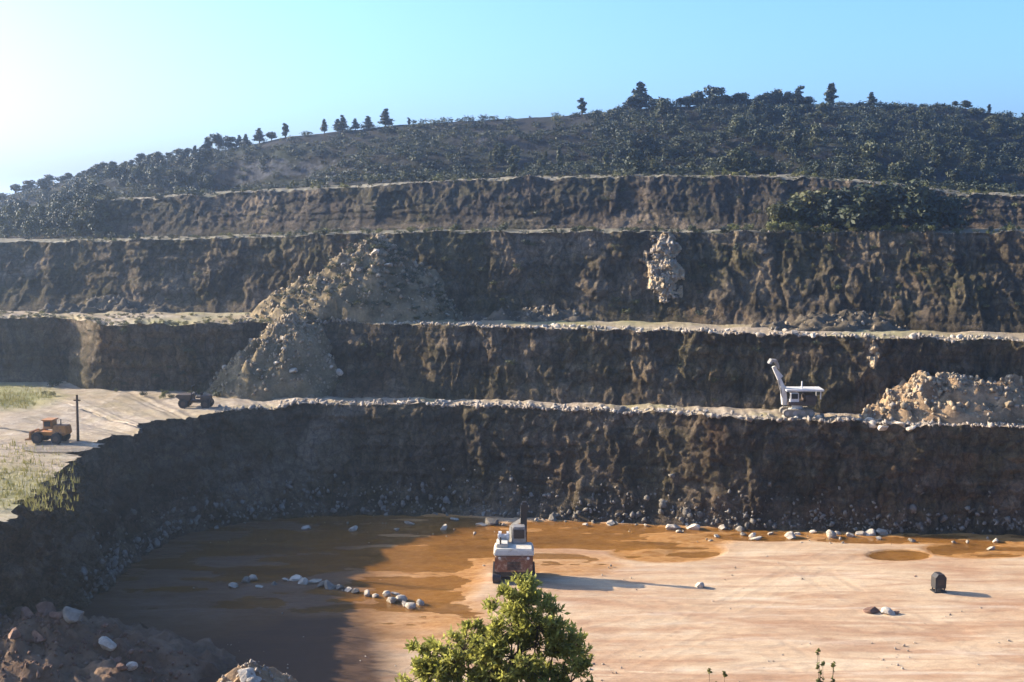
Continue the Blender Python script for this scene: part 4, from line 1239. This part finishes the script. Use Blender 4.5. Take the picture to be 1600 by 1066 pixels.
# dark dumper on the plateau: local x points left in the picture
p = atz(306, 637, Z1)
du = tag(empty('site_dumper', (p.x, p.y, Z1 + .02), R(176)), 'small dark dumper parked on the sunlit plateau by the scree', 'dumper')
for x, r in ((1.0, .46), (-1.15, .42)):
    for y in (-.6, .6): wheel(du, (x, y, r), r, .32)
B().box((-.3, 0, .62), (2.6, .7, .25)).box((-1.05, 0, .95), (.95, .8, .5), bev=.06).go('chassis', M['brown'], du)
B().loop([(.35, .75), (1.2, .7), (1.75, 1.15), (1.6, 1.3), (.3, 1.3)], -.7, .7).go('skip', M['brown'], du)
B().box((-.35, 0, 1.0), (.5, .5, .12)).box((-.6, 0, 1.25), (.1, .5, .45)).go('seat', M['dark'], du)
B().cyl((.12, 0, .8), (.0, 0, 1.35), .04, seg=8).cyl((.0, 0, 1.35), (-.03, 0, 1.38), .2, seg=14).go('steering_wheel', M['dark'], du)
B().beam((.22, -.5, .7), (.22, -.5, 2.1), .07, .07).beam((.22, .5, .7), (.22, .5, 2.1), .07, .07).box((.22, 0, 2.1), (.08, 1.08, .08)).go('roll_bar', M['dark'], du)

du.scale = (.87, .87, .87)

# orange machine at the left
p = atz(82, 691, Z1)
om = tag(empty('wheel_loader', (p.x, p.y, Z1 + .02), R(172)), 'weathered orange loader beside the wooden post on the left plateau', 'loader')
for x, r in ((.95, .44), (-.75, .44)):
    for y in (-.68, .68): wheel(om, (x, y, r), r, .36)
B().box((-.9, 0, 1.1), (1.35, 1.0, .75), taper=(.92, .85), bev=.08).box((.1, 0, .75), (2.6, .8, .3)).go('engine_hood', M['orange'], om)
B().box((.15, 0, 1.5), (.8, .9, .7), bev=.05).box((.15, 0, 1.9), (1.0, 1.1, .1), bev=.03).go('cab', M['orange'], om)
B().box((.56, 0, 1.58), (.02, .7, .42), bev=0).box((.15, .46, 1.58), (.55, .02, .42), bev=0).box((.15, -.46, 1.58), (.55, .02, .42), bev=0).go('cab_window', M['glass'], om)
B().beam((.5, .4, 1.15), (1.5, .4, .7), .12, .16).beam((.5, -.4, 1.15), (1.5, -.4, .7), .12, .16).go('lift_arm', M['orange'], om)
B().loop([(1.45, .25), (1.5, .95), (1.62, .98), (1.68, .42), (2.05, .3), (2.05, .2)], -.75, .75).go('bucket', M['orange'], om)
B().cyl((-.95, .25, 1.45), (-.95, .25, 2.0), .05, seg=8).go('exhaust_pipe', M['dark'], om)

om.scale = (.86, .86, .86)

# wooden post
p = atz(122, 690, Z1)
po = tag(empty('wooden_post', (p.x, p.y, Z1 - .1)), 'tall dark wooden post beside the orange loader', 'post')
B().cyl((0, 0, 0), (.05, 0, 3.5), .11, .08, 10).go('pole', M['wood'], po)
B().box((.05, 0, 3.1), (.5, .07, .09), bev=.01).go('crossbar', M['wood'], po)

# black upright machine on the open floor
p = atz(1466, 925, ZF)
bk = tag(empty('light_plant', (p.x, p.y, ZF + .01), R(8)), 'small black upright machine alone on the pale floor at the right', 'machine')
B().loop([(-.42, .34), (.42, .34), (.44, 1.15), (.22, 1.42), (-.2, 1.42), (-.42, 1.15)], -.35, .35).go('housing', M['dark'], bk)
for y in (-.28, .28):
    for x in (-.32, .32): B().cyl((x, y, 0), (x, y, .36), .06, seg=10).go('leg', M['dark'], bk)
B().box((0, 0, .06), (.95, .8, .1)).go('base_plate', M['dark'], bk)
B().cyl((-.18, -.1, 1.4), (.16, -.1, 1.4), .05, seg=8).box((0, -.36, .8), (.5, .02, .4), bev=0).go('panel', M['brown'], bk)

bk.scale = (.88, .88, .88)

# pale puddle by the loader
pts = []
for k in range(26):
    a = 2 * math.pi * k / 26; q = 1 + .25 * noise.noise(Vector((math.cos(a) * 2, math.sin(a) * 2, 4)))
    pts.append(atz(88 + 56 * q * math.cos(a), 701 - 5.5 * q * math.sin(a), Z1 + .12))
bm = bmesh.new(); bm.faces.new([bm.verts.new(q) for q in pts]); me = bpy.data.meshes.new('puddle'); bm.to_mesh(me); bm.free()
tag(link('puddle', me, M['puddle']), kind='structure')

# ------------------------------------------------------------------ air
bm = bmesh.new(); bmesh.ops.create_cube(bm, size=1.0)
for v in bm.verts: v.co = Vector((v.co.x * 8400, v.co.y * 8400, -28.2 if v.co.z < 0 else 19.0))
me = bpy.data.meshes.new('haze'); bm.to_mesh(me); bm.free()
hm = bpy.data.materials.new('haze_air'); hm.use_nodes = True
for n in list(hm.node_tree.nodes):
    if n.type == 'BSDF_PRINCIPLED': hm.node_tree.nodes.remove(n)
pv = hm.node_tree.nodes.new('ShaderNodeVolumePrincipled')
pv.inputs['Color'].default_value = (0.72, 0.86, 1.0, 1); pv.inputs['Density'].default_value = 0.00062; pv.inputs['Anisotropy'].default_value = 0.8
hm.node_tree.links.new(pv.outputs[0], hm.node_tree.nodes['Material Output'].inputs['Volume'])
tag(link('haze', me, hm), 'thin bluish haze over the quarry', 'haze', kind='stuff')
